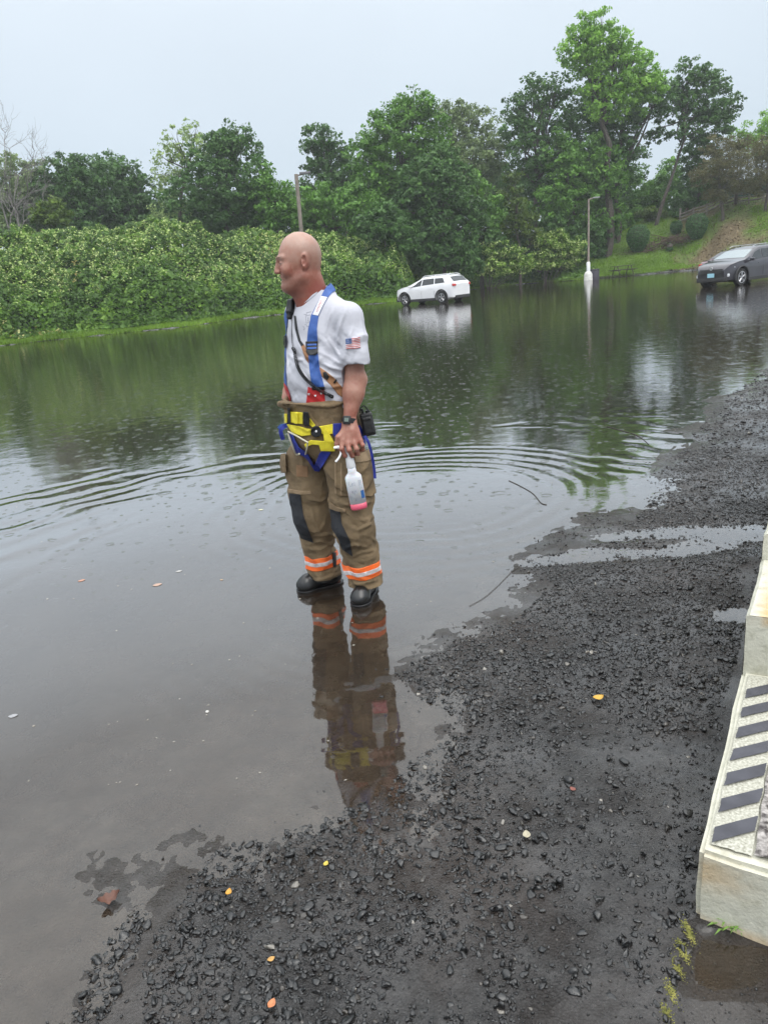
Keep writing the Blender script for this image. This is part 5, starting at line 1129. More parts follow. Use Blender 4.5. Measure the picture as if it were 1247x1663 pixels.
# boots
BOOT = mat('black_rubber', (.005, .005, .0055), (.009, .009, .009), 12, .3, bump=.0008, bscale=40, spec=.6)
for a_, t_, e_, in ((aL, toL, heL), (aR, toR, heR)):
    f = Field(np.minimum(t_, e_)-[.10, .10, .06], np.maximum(t_, e_)+[.10, .10, .14], .0035); dr = (t_-e_); dr[2] = 0; dr /= np.linalg.norm(dr); Rb = np.array([[-dr[1], dr[0], 0], [dr[0], dr[1], 0], [0, 0, 1]]).T
    f.op(Pell(t_+[0, 0, .002], (.051, .058, .038), Rb), k=.01); f.op(Pcone(e_+[0, 0, .02], t_+[0, 0, .012], .044, .042), k=.02); f.op(Pcone(e_+dr*.03+[0, 0, .02], [a_[0], a_[1], .12], .045, .052), k=.03)
    f.op(Pcone(e_+dr*.075+[0, 0, .055], t_-dr*.01+[0, 0, .03], .032, .030), k=.02)
    f.op(Pbox([*((t_+e_)/2)[:2], -.055], (.3, .3, .055)), 'c', .003); f.displace(lambda x, y, z: .0015*fbm(x*20, y*20, z*40, o=2, seed=6))
    bo = fmesh(f, 'rubber_boot', BOOT, person)
    g = Field(np.minimum(t_, e_)-[.10, .10, .08], np.maximum(t_, e_)+[.10, .10, .05], .0035)
    g.op(Pell(t_+[0, 0, -.01], (.055, .060, .06), Rb), k=.01); g.op(Pcone(e_+[0, 0, -.01], t_+[0, 0, -.01], .050, .048), k=.02); g.op(Pbox([*((t_+e_)/2)[:2], .10], (.3, .3, .088)), 'c', .003); g.op(Pbox([*((t_+e_)/2)[:2], -.10], (.3, .3, .072)), 'c', .003)
    fmesh(g, 'sole', BLK, bo)
# ------------------------------------------------------------------ things he carries
def thing_at(name, p, label, cat, rz=0): return empty(name, L2W(p), TH, label, cat)
# spray bottle
bt, bb = L(566, 736, 3.462), L(583.5, 826, 3.47); ax_ = bb-bt; Lb = np.linalg.norm(ax_); ax_ /= Lb
vw = CAML-bb; vw -= ax_*(vw@ax_); vw /= np.linalg.norm(vw); sd_ = np.cross(ax_, vw); sd_ = -sd_ if (projL(*(bb+sd_*.05))[0] < projL(*bb)[0]) else sd_
rb_ = thing_at('spray_bottle', bb, 'white plastic trigger spray bottle with pink liquid in its base, hanging from the man\'s hand', 'spray bottle')
def bp_(u, v, w_): return (bt-bb)+ax_*w_*Lb+sd_*u+vw*v     # w along axis 0 top..1 bottom
def loft(prof, n=28, pw=2.6):
    V, F_ = [], []
    for w_, ru, rv in prof:
        for j in range(n):
            a = 2*PI*j/n; cx, sx_ = math.cos(a), math.sin(a); V.append(bp_(ru*math.copysign(abs(cx)**(2/pw), cx), rv*math.copysign(abs(sx_)**(2/pw), sx_), w_))
    for i in range(len(prof)-1): F_ += [[i*n+j, i*n+(j+1) % n, (i+1)*n+(j+1) % n, (i+1)*n+j] for j in range(n)]
    F_ += [list(range(n-1, -1, -1)), [(len(prof)-1)*n+j for j in range(n)]]; return V, F_
def poly_mat(nm, c, rough=.35): 
    m = mat(nm, c, rough=rough); b = [n for n in m.node_tree.nodes if n.type == 'BSDF_PRINCIPLED'][0]; b.inputs['Subsurface Weight'].default_value = .3; b.inputs['Subsurface Scale'].default_value = .01; return m
PLW = poly_mat('milky_plastic', (.74, .75, .78)); 
v, f = loft([(.20, .013, .013), (.205, .0185, .0185), (.30, .021, .021), (.34, .0215, .0215), (.36, .028, .020), (.40, .0385, .024), (.43, .0405, .025), (.885, .0405, .0255)]); fixn(mesh_obj('bottle_body', v, f, PLW, rb_, True))
v, f = loft([(.886, .0406, .0256), (.97, .0406, .0256), (.992, .039, .024), (1.0, .034, .02)]); fixn(mesh_obj('pink_liquid', v, f, poly_mat('pink_liquid', (.62, .10, .16)), rb_, True))
v, f = loft([(.0, .015, .015), (.02, .0175, .0175), (.10, .0195, .0195), (.24, .0225, .0225), (.25, .021, .021)], pw=2); fixn(mesh_obj('screw_collar', v, f, mat('white_plastic', (.78, .78, .80), rough=.3), rb_, True))
wp = mat('white_plastic_trigger', (.80, .80, .82), rough=.3)
rel = lambda x, y, Y: L(x, y, Y)-bb
hd = MB(); hd.tube([rel(566, 738, 3.462), rel(562, 729, 3.468), rel(556, 727, 3.462), rel(548, 726, 3.455), rel(542, 727.5, 3.45)], [.015, .015, .011, .009, .006], 12); hd.build('spray_head', wp, rb_, True)
MB().tube(smoothpath([rel(553, 729, 3.45), rel(553.5, 736, 3.44), rel(550, 744, 3.435), rel(545, 750, 3.43)]), .0052, 8).build('trigger', wp, rb_, True)
def on_b(u, w_, off=.0006):
    uu = np.clip(u/.0405, -.98, .98); v_ = .0255*(1-abs(uu)**2.6)**(1/2.6); return bp_(u, v_+off, w_)
def bquad(name, u0, u1, w0, w1, m, off=.0008):
    V, F_ = [], []; nu = 6
    for i in range(nu+1):
        u = u0+(u1-u0)*i/nu; V += [on_b(u, w0, off), on_b(u, w1, off)]
        if i: k = 2*(i-1); F_.append([k, k+1, k+3, k+2])
    return mesh_obj(name, V, F_, m, rb_)
bquad('printed_label', .019, .034, .47, .62, mat('label_grey', (.35, .38, .44), (.62, .64, .68), 260, .5)); bquad('printed_label', .022, .0375, .66, .80, mat('label_blue', (.02, .09, .28), (.03, .13, .36), 60, .5))
scr = MB()
for st in ([(-.024, .47), (-.027, .50), (-.025, .55), (-.018, .56), (-.014, .52)], [(-.010, .50), (-.013, .53), (-.009, .56), (-.005, .53), (-.010, .50)], [(.000, .49), (.001, .53), (.002, .57)], [(-.020, .63), (-.022, .66), (-.017, .68), (-.014, .64), (-.013, .70)], [(-.006, .62), (-.008, .72)], [(-.006, .66), (.0, .64), (.003, .68)], [(-.014, .76), (-.016, .80), (-.010, .82), (-.008, .77), (-.006, .82)]):
    scr.tube([on_b(u, w_, .0004) for u, w_ in st], .0007, 4)
scr.build('handwriting', mat('marker_ink', (.22, .26, .34), rough=.6), rb_)
# speaker microphone with coiled cord
mp_ = surf([S], 475.5, 502, .006); mic = thing_at('speaker_microphone', mp_, 'black radio speaker microphone clipped to the chest of the white t-shirt, with a coiled cord', 'microphone')
nm_ = S.grad(mp_)[0]; vv = CAML-mp_; vv /= np.linalg.norm(vv); nn = nm_+vv*.8; nn /= np.linalg.norm(nn); upv = L(474, 490, 3.6)-L(477, 515, 3.6); upv -= nn*(upv@nn); upv /= np.linalg.norm(upv); sx = np.cross(upv, nn)
Rm = np.stack([sx, upv, nn], 1); f = Field([-.07, -.07, -.08], [.07, .07, .08], .0025); o0 = nn*.016
f.op(Pbox(o0+upv*.008, (.0185, .034, .016), Rm, .009), k=.002); f.op(Pbox(o0-upv*.034, (.012, .020, .012), Rm, .008), k=.012); f.op(Pcone(o0+upv*.045+sx*.008, o0+upv*.035+sx*.008, .006), k=.004)
for i in range(5): f.op(Pbox(o0+nn*.0165+upv*(.022-.006*i), (.011, .0012, .0022), Rm, .0008), 'c', .001)
f.op(Pell(o0+nn*.016-upv*.018, (.007, .007, .003), Rm), k=.001)
fmesh(f, 'microphone_body', BLK, mic)
MB().tube(smoothpath([mp_*0+a-mp_ for a in spath([S], [(474.5, 519), (473.8, 530), (474, 545), (474.8, 558), (476, 565)], .006)]), .0017, 6).build('straight_cord', BLK, mic, True)
cp = smoothpath(spath([S], [(476, 565), (479, 572), (480.5, 583), (484, 596), (490, 607), (498, 617), (506, 624), (514, 631), (526, 637.5), (537, 643), (548, 649), (556, 651)], .011), 30)
seg = [np.linalg.norm(cp[i+1]-cp[i]) for i in range(len(cp)-1)]; tot = sum(seg); coil = []; ph = 0; pr = np.array([0, 0, 1.])
for i in range(len(cp)-1):
    t = (cp[i+1]-cp[i])/(seg[i]+1e-9); u_ = pr-t*(pr@t); u_ /= np.linalg.norm(u_); w_ = np.cross(t, u_)
    nst = max(1, int(seg[i]/.0006))
    for k in range(nst): ph += 2*PI*(seg[i]/nst)/.0062; coil.append(cp[i]+t*seg[i]*k/nst+(u_*math.cos(ph)+w_*math.sin(ph))*.0072-mp_)
MB().tube(coil, .0020, 5).build('coiled_cord', BLK, mic, True)
# radio in its holster on the hip
rp = L(597, 688, 3.60); rad = thing_at('hip_radio', rp, 'black two-way radio in a holster hanging on the man\'s left hip behind his wrist', 'radio')
up_ = L(592, 668, 3.60)-L(601, 708, 3.60); up_ /= np.linalg.norm(up_); vv = CAML-rp; vv -= up_*(vv@up_); vv /= np.linalg.norm(vv); sx = np.cross(up_, vv); Rr = np.stack([sx, up_, vv], 1)
f = Field([-.10, -.10, -.12], [.10, .10, .12], .003); f.op(Pbox([0, 0, 0]-up_*.002, (.031, .057, .025), Rr, .010), k=.002); f.op(Pbox(vv*.022-up_*.01, (.024, .036, .008), Rr, .005), k=.003); f.op(Pbox(vv*.028+up_*.028, (.020, .006, .004), Rr, .002), k=.001)
fmesh(f, 'holster', mat('black_leather', (.012, .012, .013), (.022, .022, .022), 30, .42, bump=.001, bscale=120), rad)
MB().tube([up_*.05-sx*.012, up_*.078-sx*.012], [.007, .006], 10).tube([up_*.05+sx*.010, up_*.066+sx*.010], .008, 12).tube([up_*.06-sx*.025, up_*.085-sx*.018, up_*.09+sx*.004, up_*.055+sx*.022], .0035, 6).build('knobs', BLK, rad, True)
# ------------------------------------------------------------------ cars
def interp(pts, x): 
    xs = [p[0] for p in pts]; ys = [p[1] for p in pts]; return float(np.interp(x, xs, ys))
PAINT = dict(white=mat('white_paint', (.70, .70, .72), (.74, .74, .76), 3, .25, coat=.6), grey=mat('dark_grey_paint', (.030, .028, .036), (.036, .033, .042), 3, .28, coat=1.0, metal=.35), maroon=mat('maroon_paint', (.12, .06, .075), (.14, .07, .085), 3, .3, coat=.8))
GLASS = mat('car_glass', (.012, .016, .018), rough=.05, spec=.9); TRIM = mat('black_trim', (.015, .015, .016), (.022, .022, .023), 20, .6); TYRE = mat('tyre_rubber', (.010, .010, .010), (.018, .018, .018), 30, .85)
RIM = mat('alloy', (.45, .45, .47), (.55, .55, .57), 20, .3, metal=.8); LAMP = mat('lamp_lens', (.55, .57, .60), (.65, .66, .68), 20, .1, coat=1); TAIL = mat('red_lens', (.45, .02, .02), (.55, .05, .04), 20, .12, coat=1); PLATE = mat('pale_blue_plate', (.30, .55, .65), rough=.4)
def car(label, loc, heading, paint, L_=4.5, W_=1.84, H_=1.66, wb=2.69, wr=.345, suv=True, near='left', front_detail=True, grp='flooded parked cars'):
    """x forward, y left, z up; origin on the ground at the middle of the wheelbase"""
    fo = (L_-wb)*.47; xf = wb/2+fo; xr = xf-L_
    root = empty('parked_car', loc, heading, label, 'car', grp); pm = PAINT[paint]; w = W_/2
    if suv:
        top = [(xr, 1.02), (xr+.10, 1.12), (xr+.42, H_-.10), (xr+.62, H_-.02), (xr+1.4, H_), (xr+2.3, H_-.02), (xf-1.85, H_-.13), (xf-1.02, 1.10), (xf-.55, 1.03), (xf-.18, .93), (xf-.03, .78), (xf, .70)]
        belt = [(xr, 1.0), (xr+.1, 1.08), (xr+.5, 1.10), (xr+2.5, 1.00), (xf-1.1, .98), (xf-.6, .96), (xf-.2, .86), (xf, .66)]
    else:
        top = [(xr, .90), (xr+.08, 1.0), (xr+.6, 1.06), (xr+1.35, H_-.05), (xr+1.9, H_), (xr+2.5, H_-.03), (xf-1.25, .98), (xf-.5, .88), (xf-.1, .74), (xf, .62)]
        belt = [(xr, .86), (xr+.1, .95), (xr+.8, .97), (xr+2.5, .93), (xf-1.2, .90), (xf-.5, .80), (xf, .58)]
    wid = [(xr, .80), (xr+.12, .93), (xr+.6, 1.0), (xf-.8, 1.0), (xf-.3, .93), (xf-.08, .80), (xf, .70)]
    def sec(x):
        t = interp(top, x); b = min(interp(belt, x), t-.015); ww = w*interp(wid, x); zb = .22 if abs(x) < wb/2+.3 else .28
        hgt = t-b; rw = ww*(1-.30*min(hgt, .62)/.62)
        return [(0, zb-.02), (ww*.82, zb-.02), (ww*.95, zb+.04), (ww*.985, zb+.22), (ww, b*.72), (ww*.985, b-.06), (ww*.955, b), (rw+.02*(hgt > .2), t-.09*min(1, hgt/.3)), (rw*.93, t-.03*min(1, hgt/.3)), (rw*.72, t-.004), (0, t+.012)]
    xs = sorted(set([xr+.001, xr+.04, xr+.1, xr+.2, xr+.3, xr+.42, xr+.52, xr+.62]+list(np.linspace(xr+.62, xf-1.85, 12))+list(np.linspace(xf-1.85, xf-1.02, 7))+list(np.linspace(xf-1.02, xf-.2, 6))+[xf-.12, xf-.06, xf-.02, xf-.001]))
    rows = []
    for x in xs: 
        s_ = sec(x); rows.append([(x, y, z) for y, z in s_]+[(x, -y, z) for y, z in s_[-2:0:-1]])
    n = len(rows[0]); V = [p for r_ in rows for p in r_]; F_ = []
    for i in range(len(rows)-1):
        for j in range(n): F_.append([i*n+j, i*n+(j+1) % n, (i+1)*n+(j+1) % n, (i+1)*n+j])
    F_ += [list(range(n))[::-1], [(len(rows)-1)*n+j for j in range(n)]]
    body_ = mesh_obj('car_body', V, F_, pm, None, True); fixn(body_)
    # wheel arches cut out
    cut = MB()
    for sx in (-1, 1):
        for sy in (-1, 1):
            m = Matrix.Rotation(math.radians(90), 3, 'X'); cut.lathe([(.0001, -.16), (wr+.055, -.16), (wr+.055, .16), (.0001, .16)], 28, (sx*wb/2, sy*(w-.10), wr+.01), m)
    co = cut.build('cutter', None, None); md = body_.modifiers.new('b', 'BOOLEAN'); md.operation = 'DIFFERENCE'; md.solver = 'EXACT'; md.object = co
    dg = bpy.context.evaluated_depsgraph_get(); me = bpy.data.meshes.new_from_object(body_.evaluated_get(dg)); body_.modifiers.clear(); body_.data = me; bpy.data.objects.remove(co)
    me.materials.clear(); me.materials.append(pm); me.polygons.foreach_set('use_smooth', np.ones(len(me.polygons), bool))
    try: me.set_sharp_from_angle(angle=math.radians(35))
    except Exception: pass
    body_.parent = root
    # dark arches / sills
    for sy in (-1, 1):
        for sx in (-1, 1):
            cx = sx*wb/2; pts = [(cx+(wr+.075)*math.cos(a), sy*(w*.985+.004), wr+.01+(wr+.075)*math.sin(a)) for a in np.linspace(-.25, PI+.25, 18)]
            MB().tube(pts, .035, 6).build('arch_trim', TRIM if suv else pm, root, True)
        MB().box((0, sy*(w*.93), .27), (wb-2*wr-.16, .10, .15), None, .02).build('sill', TRIM, root)
    MB().box((0, 0, .36), (L_-.6, W_-.5, .22)).build('underbody', TRIM, root)
    # glass panels lying on the body
    def S_(x, j0, u):
        s_ = sec(x); a, b = s_[j0], s_[j0+1]; return np.array([x, a[0]+(b[0]-a[0])*u, a[1]+(b[1]-a[1])*u])
    def panel(name, xa0, xa1, xb0, xb1, j, u0, u1, sy, m, off=.008, par=root, nx=8, nu=4):
        V, F_ = [], []
        for i in range(nx+1):
            for k in range(nu+1):
                u = u0+(u1-u0)*k/nu; f = k/nu; x0 = xa0+(xb0-xa0)*f; x1 = xa1+(xb1-xa1)*f; x = x0+(x1-x0)*i/nx
                p = S_(x, j, u); dx = S_(x+.01, j, u)-S_(x-.01, j, u); du = S_(x, j, min(u+.02, 1))-S_(x, j, max(u-.02, 0)); nn_ = np.cross(dx, du); nn_ /= np.linalg.norm(nn_)+1e-9
                if nn_[1] < 0 and j < 9: nn_ = -nn_
                if j >= 9 and nn_[2] < 0: nn_ = -nn_
                p = p+nn_*off; V.append((p[0], sy*p[1], p[2]))
        for i in range(nx):
            for k in range(nu): a = i*(nu+1)+k; F_.append([a, a+1, a+nu+2, a+nu+1])
        return fixn(mesh_obj(name, V, F_, m, par, True))
    for sy in (-1, 1):
        if suv:
            panel('side_window', xr+.62, xr+1.32, xr+.78, xr+1.36, 6, .14, .86, sy, GLASS); panel('side_window', xr+1.38, xr+2.25, xr+1.42, xr+2.22, 6, .12, .88, sy, GLASS); panel('side_window', xr+2.32, xf-1.22, xr+2.28, xf-1.78, 6, .12, .88, sy, GLASS)
        else:
            panel('side_window', xr+1.05, xr+2.0, xr+1.35, xr+2.0, 6, .14, .86, sy, GLASS); panel('side_window', xr+2.06, xf-1.45, xr+2.06, xf-1.85, 6, .12, .86, sy, GLASS)
    # windscreen and rear window: lofted across the car
    def cross(name, xlo, xhi, m, fr=.86, off=.012):
        V, F_ = [], []; nn_ = 8
        for i in range(nn_+1):
            x = xlo+(xhi-xlo)*i/nn_; s_ = sec(x)
            for k in range(-6, 7):
                y = k/6*fr; hw = s_[7][0]; yy = abs(y)*hw; z = float(np.interp(yy, [0, s_[9][0], s_[8][0], s_[7][0]], [s_[10][1], s_[9][1], s_[8][1], s_[7][1]])); V.append((x+(off if xhi > xlo and xlo > 0 else -off)*.8, math.copysign(yy, y), z+off))
        for i in range(nn_):
            for k in range(12): a = i*13+k; F_.append([a, a+1, a+14, a+13])
        return fixn(mesh_obj(name, V, F_, m, root, True))
    cross('windscreen', xf-1.12 if suv else xf-1.35, xf-1.80 if suv else xr+2.6, GLASS if suv is False else mat('windscreen_glass', (.10, .15, .16), rough=.06, spec=1.0, coat=1))
    cross('rear_window', xr+.15 if suv else xr+.7, xr+.40 if suv else xr+1.3, GLASS, .80)
    # wheels
    for sx in (-1, 1):
        for sy in (-1, 1):
            wo_ = MB(); M_ = Matrix.Rotation(math.radians(90), 3, 'X'); c = (sx*wb/2, sy*(w-.125), wr)
            wo_.lathe([(wr*.62, -.10), (wr*.93, -.105), (wr, -.075), (wr, .075), (wr*.93, .105), (wr*.62, .10), (wr*.62, -.10)], 30, c, M_, cap=False); t_ = wo_.build('wheel', TYRE, root, True)
            rm = MB(); yy = c[1]+sy*.095
            rm.lathe([(wr*.60, -.012), (wr*.67, -.012), (wr*.67, .012), (wr*.60, .012), (wr*.60, -.012)], 30, (c[0], yy, c[2]), M_, cap=False)
            for k in range(5):
                a = 2*PI*k/5+.3
                for d_ in (-.14, .14): rm.tube([(c[0]+.05*math.cos(a), yy, c[2]+.05*math.sin(a)), (c[0]+wr*.63*math.cos(a+d_), yy, c[2]+wr*.63*math.sin(a+d_))], [.022, .020], 5)
            rm.lathe([(.0001, -.02), (.05, -.02), (.05, .02), (.0001, .02)], 12, (c[0], yy, c[2]), M_); rm.build('rim', RIM, t_, True)
            dk = MB(); dk.lathe([(.0001, -.01), (wr*.64, -.01), (wr*.64, .01), (.0001, .01)], 20, (c[0], yy-sy*.05, c[2]), M_); dk.build('brake_disc', TRIM, t_)
    # mirrors, handles, bumpers, lamps
    for sy in (-1, 1):
        mm_ = MB(); mm_.box((xf-1.30, sy*(w+.10), 1.06 if suv else .98), (.12, .20, .13), None, .035).box((xf-1.27, sy*(w-.02), 1.0 if suv else .93), (.06, .14, .04), None, .01); mm_.build('mirror', pm, root, True)
        hm = MB(); 
        for hx in (xr+1.55, xr+2.55): hm.box((hx, sy*(w*.985+.012), .88), (.17, .03, .03), None, .01)
        hm.build('door_handles', pm, root)
        sm_ = MB()
        for x0 in (xr+1.35, xr+2.28): sm_.tube([(x0, sy*(w*1.0+.001), .36), (x0, sy*(w*1.0+.002), .7), (x0, sy*(w*.965+.003), .96)], .005, 4)
        sm_.build('door_seams', TRIM, root)
        if suv:
            MB().tube([(xr+.5, sy*w*.60, H_-.01), (xr+.75, sy*w*.60, H_+.045), (xf-2.15, sy*w*.60, H_+.03), (xf-1.95, sy*w*.60, H_-.03)], .016, 6).build('roof_rail', RIM if paint == 'grey' else pm, root, True)
        tl = MB(); tl.box((xr+.10, sy*w*.80, .98 if suv else .84), (.30, .22, .14), Matrix.Rotation(sy*-.42, 3, 'Z'), .04); tl.build('tail_lamp', TAIL, root, True)
        hl = MB(); hl.box((xf-.30, sy*w*.76, .80 if suv else .68), (.34, .20, .10), Matrix.Rotation(sy*-.55, 3, 'Z'), .03); hl.build('headlight', LAMP, root, True)
    # lower bumpers
    MB().box((xr+.10, 0, .33), (.22, W_*.80, .20), None, .05).build('rear_bumper', TRIM, root, True)
    MB().box((xr+.045, 0, .50), (.08, W_*.62, .10), None, .02).build('bumper_insert', pm, root, True)
    MB().box((xr+.02, 0, .78), (.03, .50, .14), None, .01).build('rear_plate_recess', TRIM if paint != 'white' else mat('grey_badge', (.3, .3, .3)), root)
    MB().box((xf-.09, 0, .34), (.20, W_*.78, .20), None, .05).build('front_bumper', TRIM, root, True)
    MB().box((xf-.035, 0, .66), (.07, W_*.60, .24), None, .03).build('grille', TRIM, root, True)
    for sy in (-1, 1): MB().box((xf-.16, sy*w*.70, .50), (.10, .30, .13), Matrix.Rotation(sy*-.35, 3, 'Z'), .03).build('lower_lamp', LAMP if paint == 'grey' else TRIM, root, True)
    if paint == 'grey':
        MB().box((xf+.005, 0, .52), (.02, .33, .17), None, .004).build('licence_plate', PLATE, root)
        MB().lathe([(.0001, -.01), (.07, -.01), (.075, 0), (.07, .01), (.0001, .01)], 20, (xf-.0, 0, .80), Matrix.Rotation(math.radians(90), 3, 'Y')@Matrix.Scale(1.0, 3)).build('badge', RIM, root, True)
        MB().box((xf-.12, 0, .43), (.14, W_*.72, .03), None, .01).build('skid_strip', RIM, root)
    MB().tube([(xr+.9, 0, H_), (xr+.82, 0, H_+.07), (xr+.80, 0, H_+.08)], [.03, .02, .008], 6).build('antenna', pm, root, True)
    return root
A = at(720, 492, 44.1); A[2] = 0; Bf = at(658, 492, 45.95); Bf[2] = 0
hd_ = math.atan2(Bf[1]-A[1], Bf[0]-A[0]); mid = (A+Bf)/2; mid[2] = -.02
nrm = np.array([math.cos(hd_+PI/2), math.sin(hd_+PI/2), 0])        # car's left side
mid = mid - nrm*.80
car('white compact suv standing in shallow water at the far bank, seen from its rear left', mid, hd_, 'white', 4.34, 1.84, 1.56)
hd2 = math.radians(180+29); fw = at(1189, 462, 32.8); fw[2] = -.03
dv = np.array([math.cos(hd2), math.sin(hd2), 0]); nl = np.array([math.cos(hd2+PI/2), math.sin(hd2+PI/2), 0])
mid2 = fw - dv*1.375 - nl*.82 + np.array([.30, 0, 0])
car('dark grey suv with a pale blue front plate at the right edge of the photo', mid2, hd2, 'grey', 4.5, 1.87, 1.61, 2.75, .365)
mid3 = mid2 - nl*3.2 - dv*4.7; mid3[2] = .0
car('maroon sedan almost hidden behind the dark grey suv', mid3, hd2+PI, 'maroon', 4.7, 1.82, 1.47, 2.75, .33, suv=False)
# ------------------------------------------------------------------ poles, table, bin
WOOD = mat('weathered_wood', (.16, .135, .11), (.25, .215, .18), 3, .85, bump=.004, bscale=14); CONC = mat('pale_concrete', (.42, .41, .38), (.56, .54, .50), 5, .8, bump=.004, bscale=30)
wp_ = at(487, 378, 56); base = wp_.copy(); base[2] = gh(base[0], base[1]); tp = at(481, 283, 56)-base
r = empty('lamp_pole', base, 0, 'weathered wooden lamp pole rising from the thicket behind the man\'s head', 'lamp post', 'lamp posts')
MB().tube([(0, 0, -.5), tp*.5, tp], [.155, .14, .13], 8).build('pole', WOOD, r, True)
ar = MB(); ar.tube([tp+[-.1, 0, -.12], tp+[.55, 0, -.02]], .045, 6); ar.build('arm', WOOD, r); MB().box(tp+[.62, 0, .02], (.75, .36, .15), None, .03).build('lamp_head', mat('grey_housing', (.12, .12, .13), (.18, .18, .19), 9, .5), r, True)
b2 = gp(955, 455); b2[2] = gh(b2[0], b2[1]); Yb = b2[1]; tp = at(955.5, 323, Yb)-b2
r = empty('lamp_post', b2, 0, 'tall thin lamp post with a short arm at the waterline, beside the grey bin', 'lamp post', 'lamp posts')
MB().tube([(0, 0, 1.1), tp*.5, tp], [.10, .085, .075], 10).build('pole', mat('rusty_pole', (.20, .16, .13), (.30, .26, .22), 2, .7), r, True)
MB().tube([tp+[0, 0, -.06], tp+[.35, 0, .04]], .05, 6).build('arm', WOOD, r, True); MB().box(tp+[.60, 0, .05], (.55, .26, .10), None, .03).build('lamp_head', mat('light_housing', (.3, .3, .3), rough=.5), r, True)
WPAINT = mat('white_painted_concrete', (.52, .51, .48), (.68, .67, .64), 6, .8)
MB().lathe([(.38, -.1), (.36, .85), (.28, 1.02), (.17, 1.12)], 20).build('concrete_base', WPAINT, r, True); MB().lathe([(.155, 1.10), (.155, 1.80), (.10, 1.88)], 16).build('pole_collar', mat('white_collar', (.75, .76, .76), rough=.5), r, True)
bp3 = at(964.5, 455, Yb+.1); bp3[2] = gh(bp3[0], bp3[1]); r = empty('litter_bin', bp3, 0, 'dark grey barrel litter bin standing against the white lamp post base', 'litter bin')
MB().lathe([(.36, 0), (.40, .06), (.41, .6), (.43, .62), (.43, .66), (.41, .68), (.41, 1.12), (.38, 1.16)], 20).build('barrel', mat('bin_grey', (.035, .03, .045), (.06, .055, .07), 8, .7), r, True); MB().lathe([(.43, 1.14), (.43, 1.2), (.36, 1.26), (.2, 1.27)], 20).build('lid', TRIM, r, True)
def on_slope(px, py, Y0=55.):
    Yq = Y0
    while Yq < 95:
        p = at(px, py, Yq)
        if p[2] <= gh(p[0], p[1]): break
        Yq += .2
    return p
tb = on_slope(1011, 447.5); tb[2] = gh(tb[0], tb[1])+.05; r = empty('picnic_table', tb, math.radians(12), 'dark wooden picnic table with attached benches at the edge of the grass', 'picnic table'); DW = mat('dark_wet_wood', (.030, .022, .018), (.055, .042, .034), 6, .7)
MB().box((0, 0, .74), (1.85, .74, .045), None, .01).build('table_top', DW, r)
for sy in (-1, 1): MB().box((0, sy*.66, .43), (1.85, .27, .045), None, .01).build('bench', DW, r)
for sx in (-1, 1):
    lg = MB(); lg.tube([(sx*.65, -.62, 0), (sx*.65, -.2, .72)], .045, 4).tube([(sx*.65, .62, 0), (sx*.65, .2, .72)], .045, 4).box((sx*.65, 0, .40), (.05, 1.5, .09)); lg.build('leg_frame', DW, r)
# ------------------------------------------------------------------ fence on top of the slope
fp0, fp1 = at(1104, 345, 77), at(1262, 333, 72)
for p in (fp0, fp1): p[2] = gh(p[0], p[1])
r = empty('split_rail_fence', fp0, 0, 'low weathered split rail fence along the top of the slope behind the pines', 'fence'); v = fp1-fp0; nS = 7
GW = mat('grey_rail_wood', (.13, .12, .10), (.24, .22, .19), 5, .9)
for i in range(nS+1):
    p = v*i/nS; p[2] = gh(fp0[0]+p[0], fp0[1]+p[1])-fp0[2]; MB().tube([p+[0, 0, -.2], p+[0, 0, 1.0 if i else 1.5]], .10, 6).build('post', GW, r)
for k, z in enumerate((.30, .60, .88)):
    for i in range(nS):
        a, b = v*i/nS, v*(i+1)/nS; a[2] = gh(fp0[0]+a[0], fp0[1]+a[1])-fp0[2]; b[2] = gh(fp0[0]+b[0], fp0[1]+b[1])-fp0[2]
        MB().tube([a+[-.1, 0, z], (a+b)/2+[0, 0, z-.03], b+[.1, 0, z+.05]], [.07, .085, .06], 6).build('rail', GW, r)
gm = fp0+[0, 6, 0]; q0, q1 = at(1150, 332, 82), at(1262, 322, 79)
for p in (q0, q1): p[2] = gh(p[0], p[1])
r = empty('mesh_fence', q0, 0, 'dark green mesh screen fence beyond the split rail fence', 'fence'); v = q1-q0
MB().add([(0, 0, 0), v, v+[0, 0, 1.9], (0, 0, 1.9), (0, .02, 0), v+[0, .02, 0], v+[0, .02, 1.9], (0, .02, 1.9)], [[0, 1, 2, 3], [5, 4, 7, 6], [3, 2, 6, 7], [0, 4, 5, 1], [1, 5, 6, 2], [0, 3, 7, 4]]).build('screen', mat('green_screen', (.02, .06, .045), (.03, .085, .06), 2, .8), r)
for i in range(5): MB().tube([v*i/4+[0, -.04, -.2], v*i/4+[0, -.04, 2.0]], .035, 6).build('post', TRIM, r)
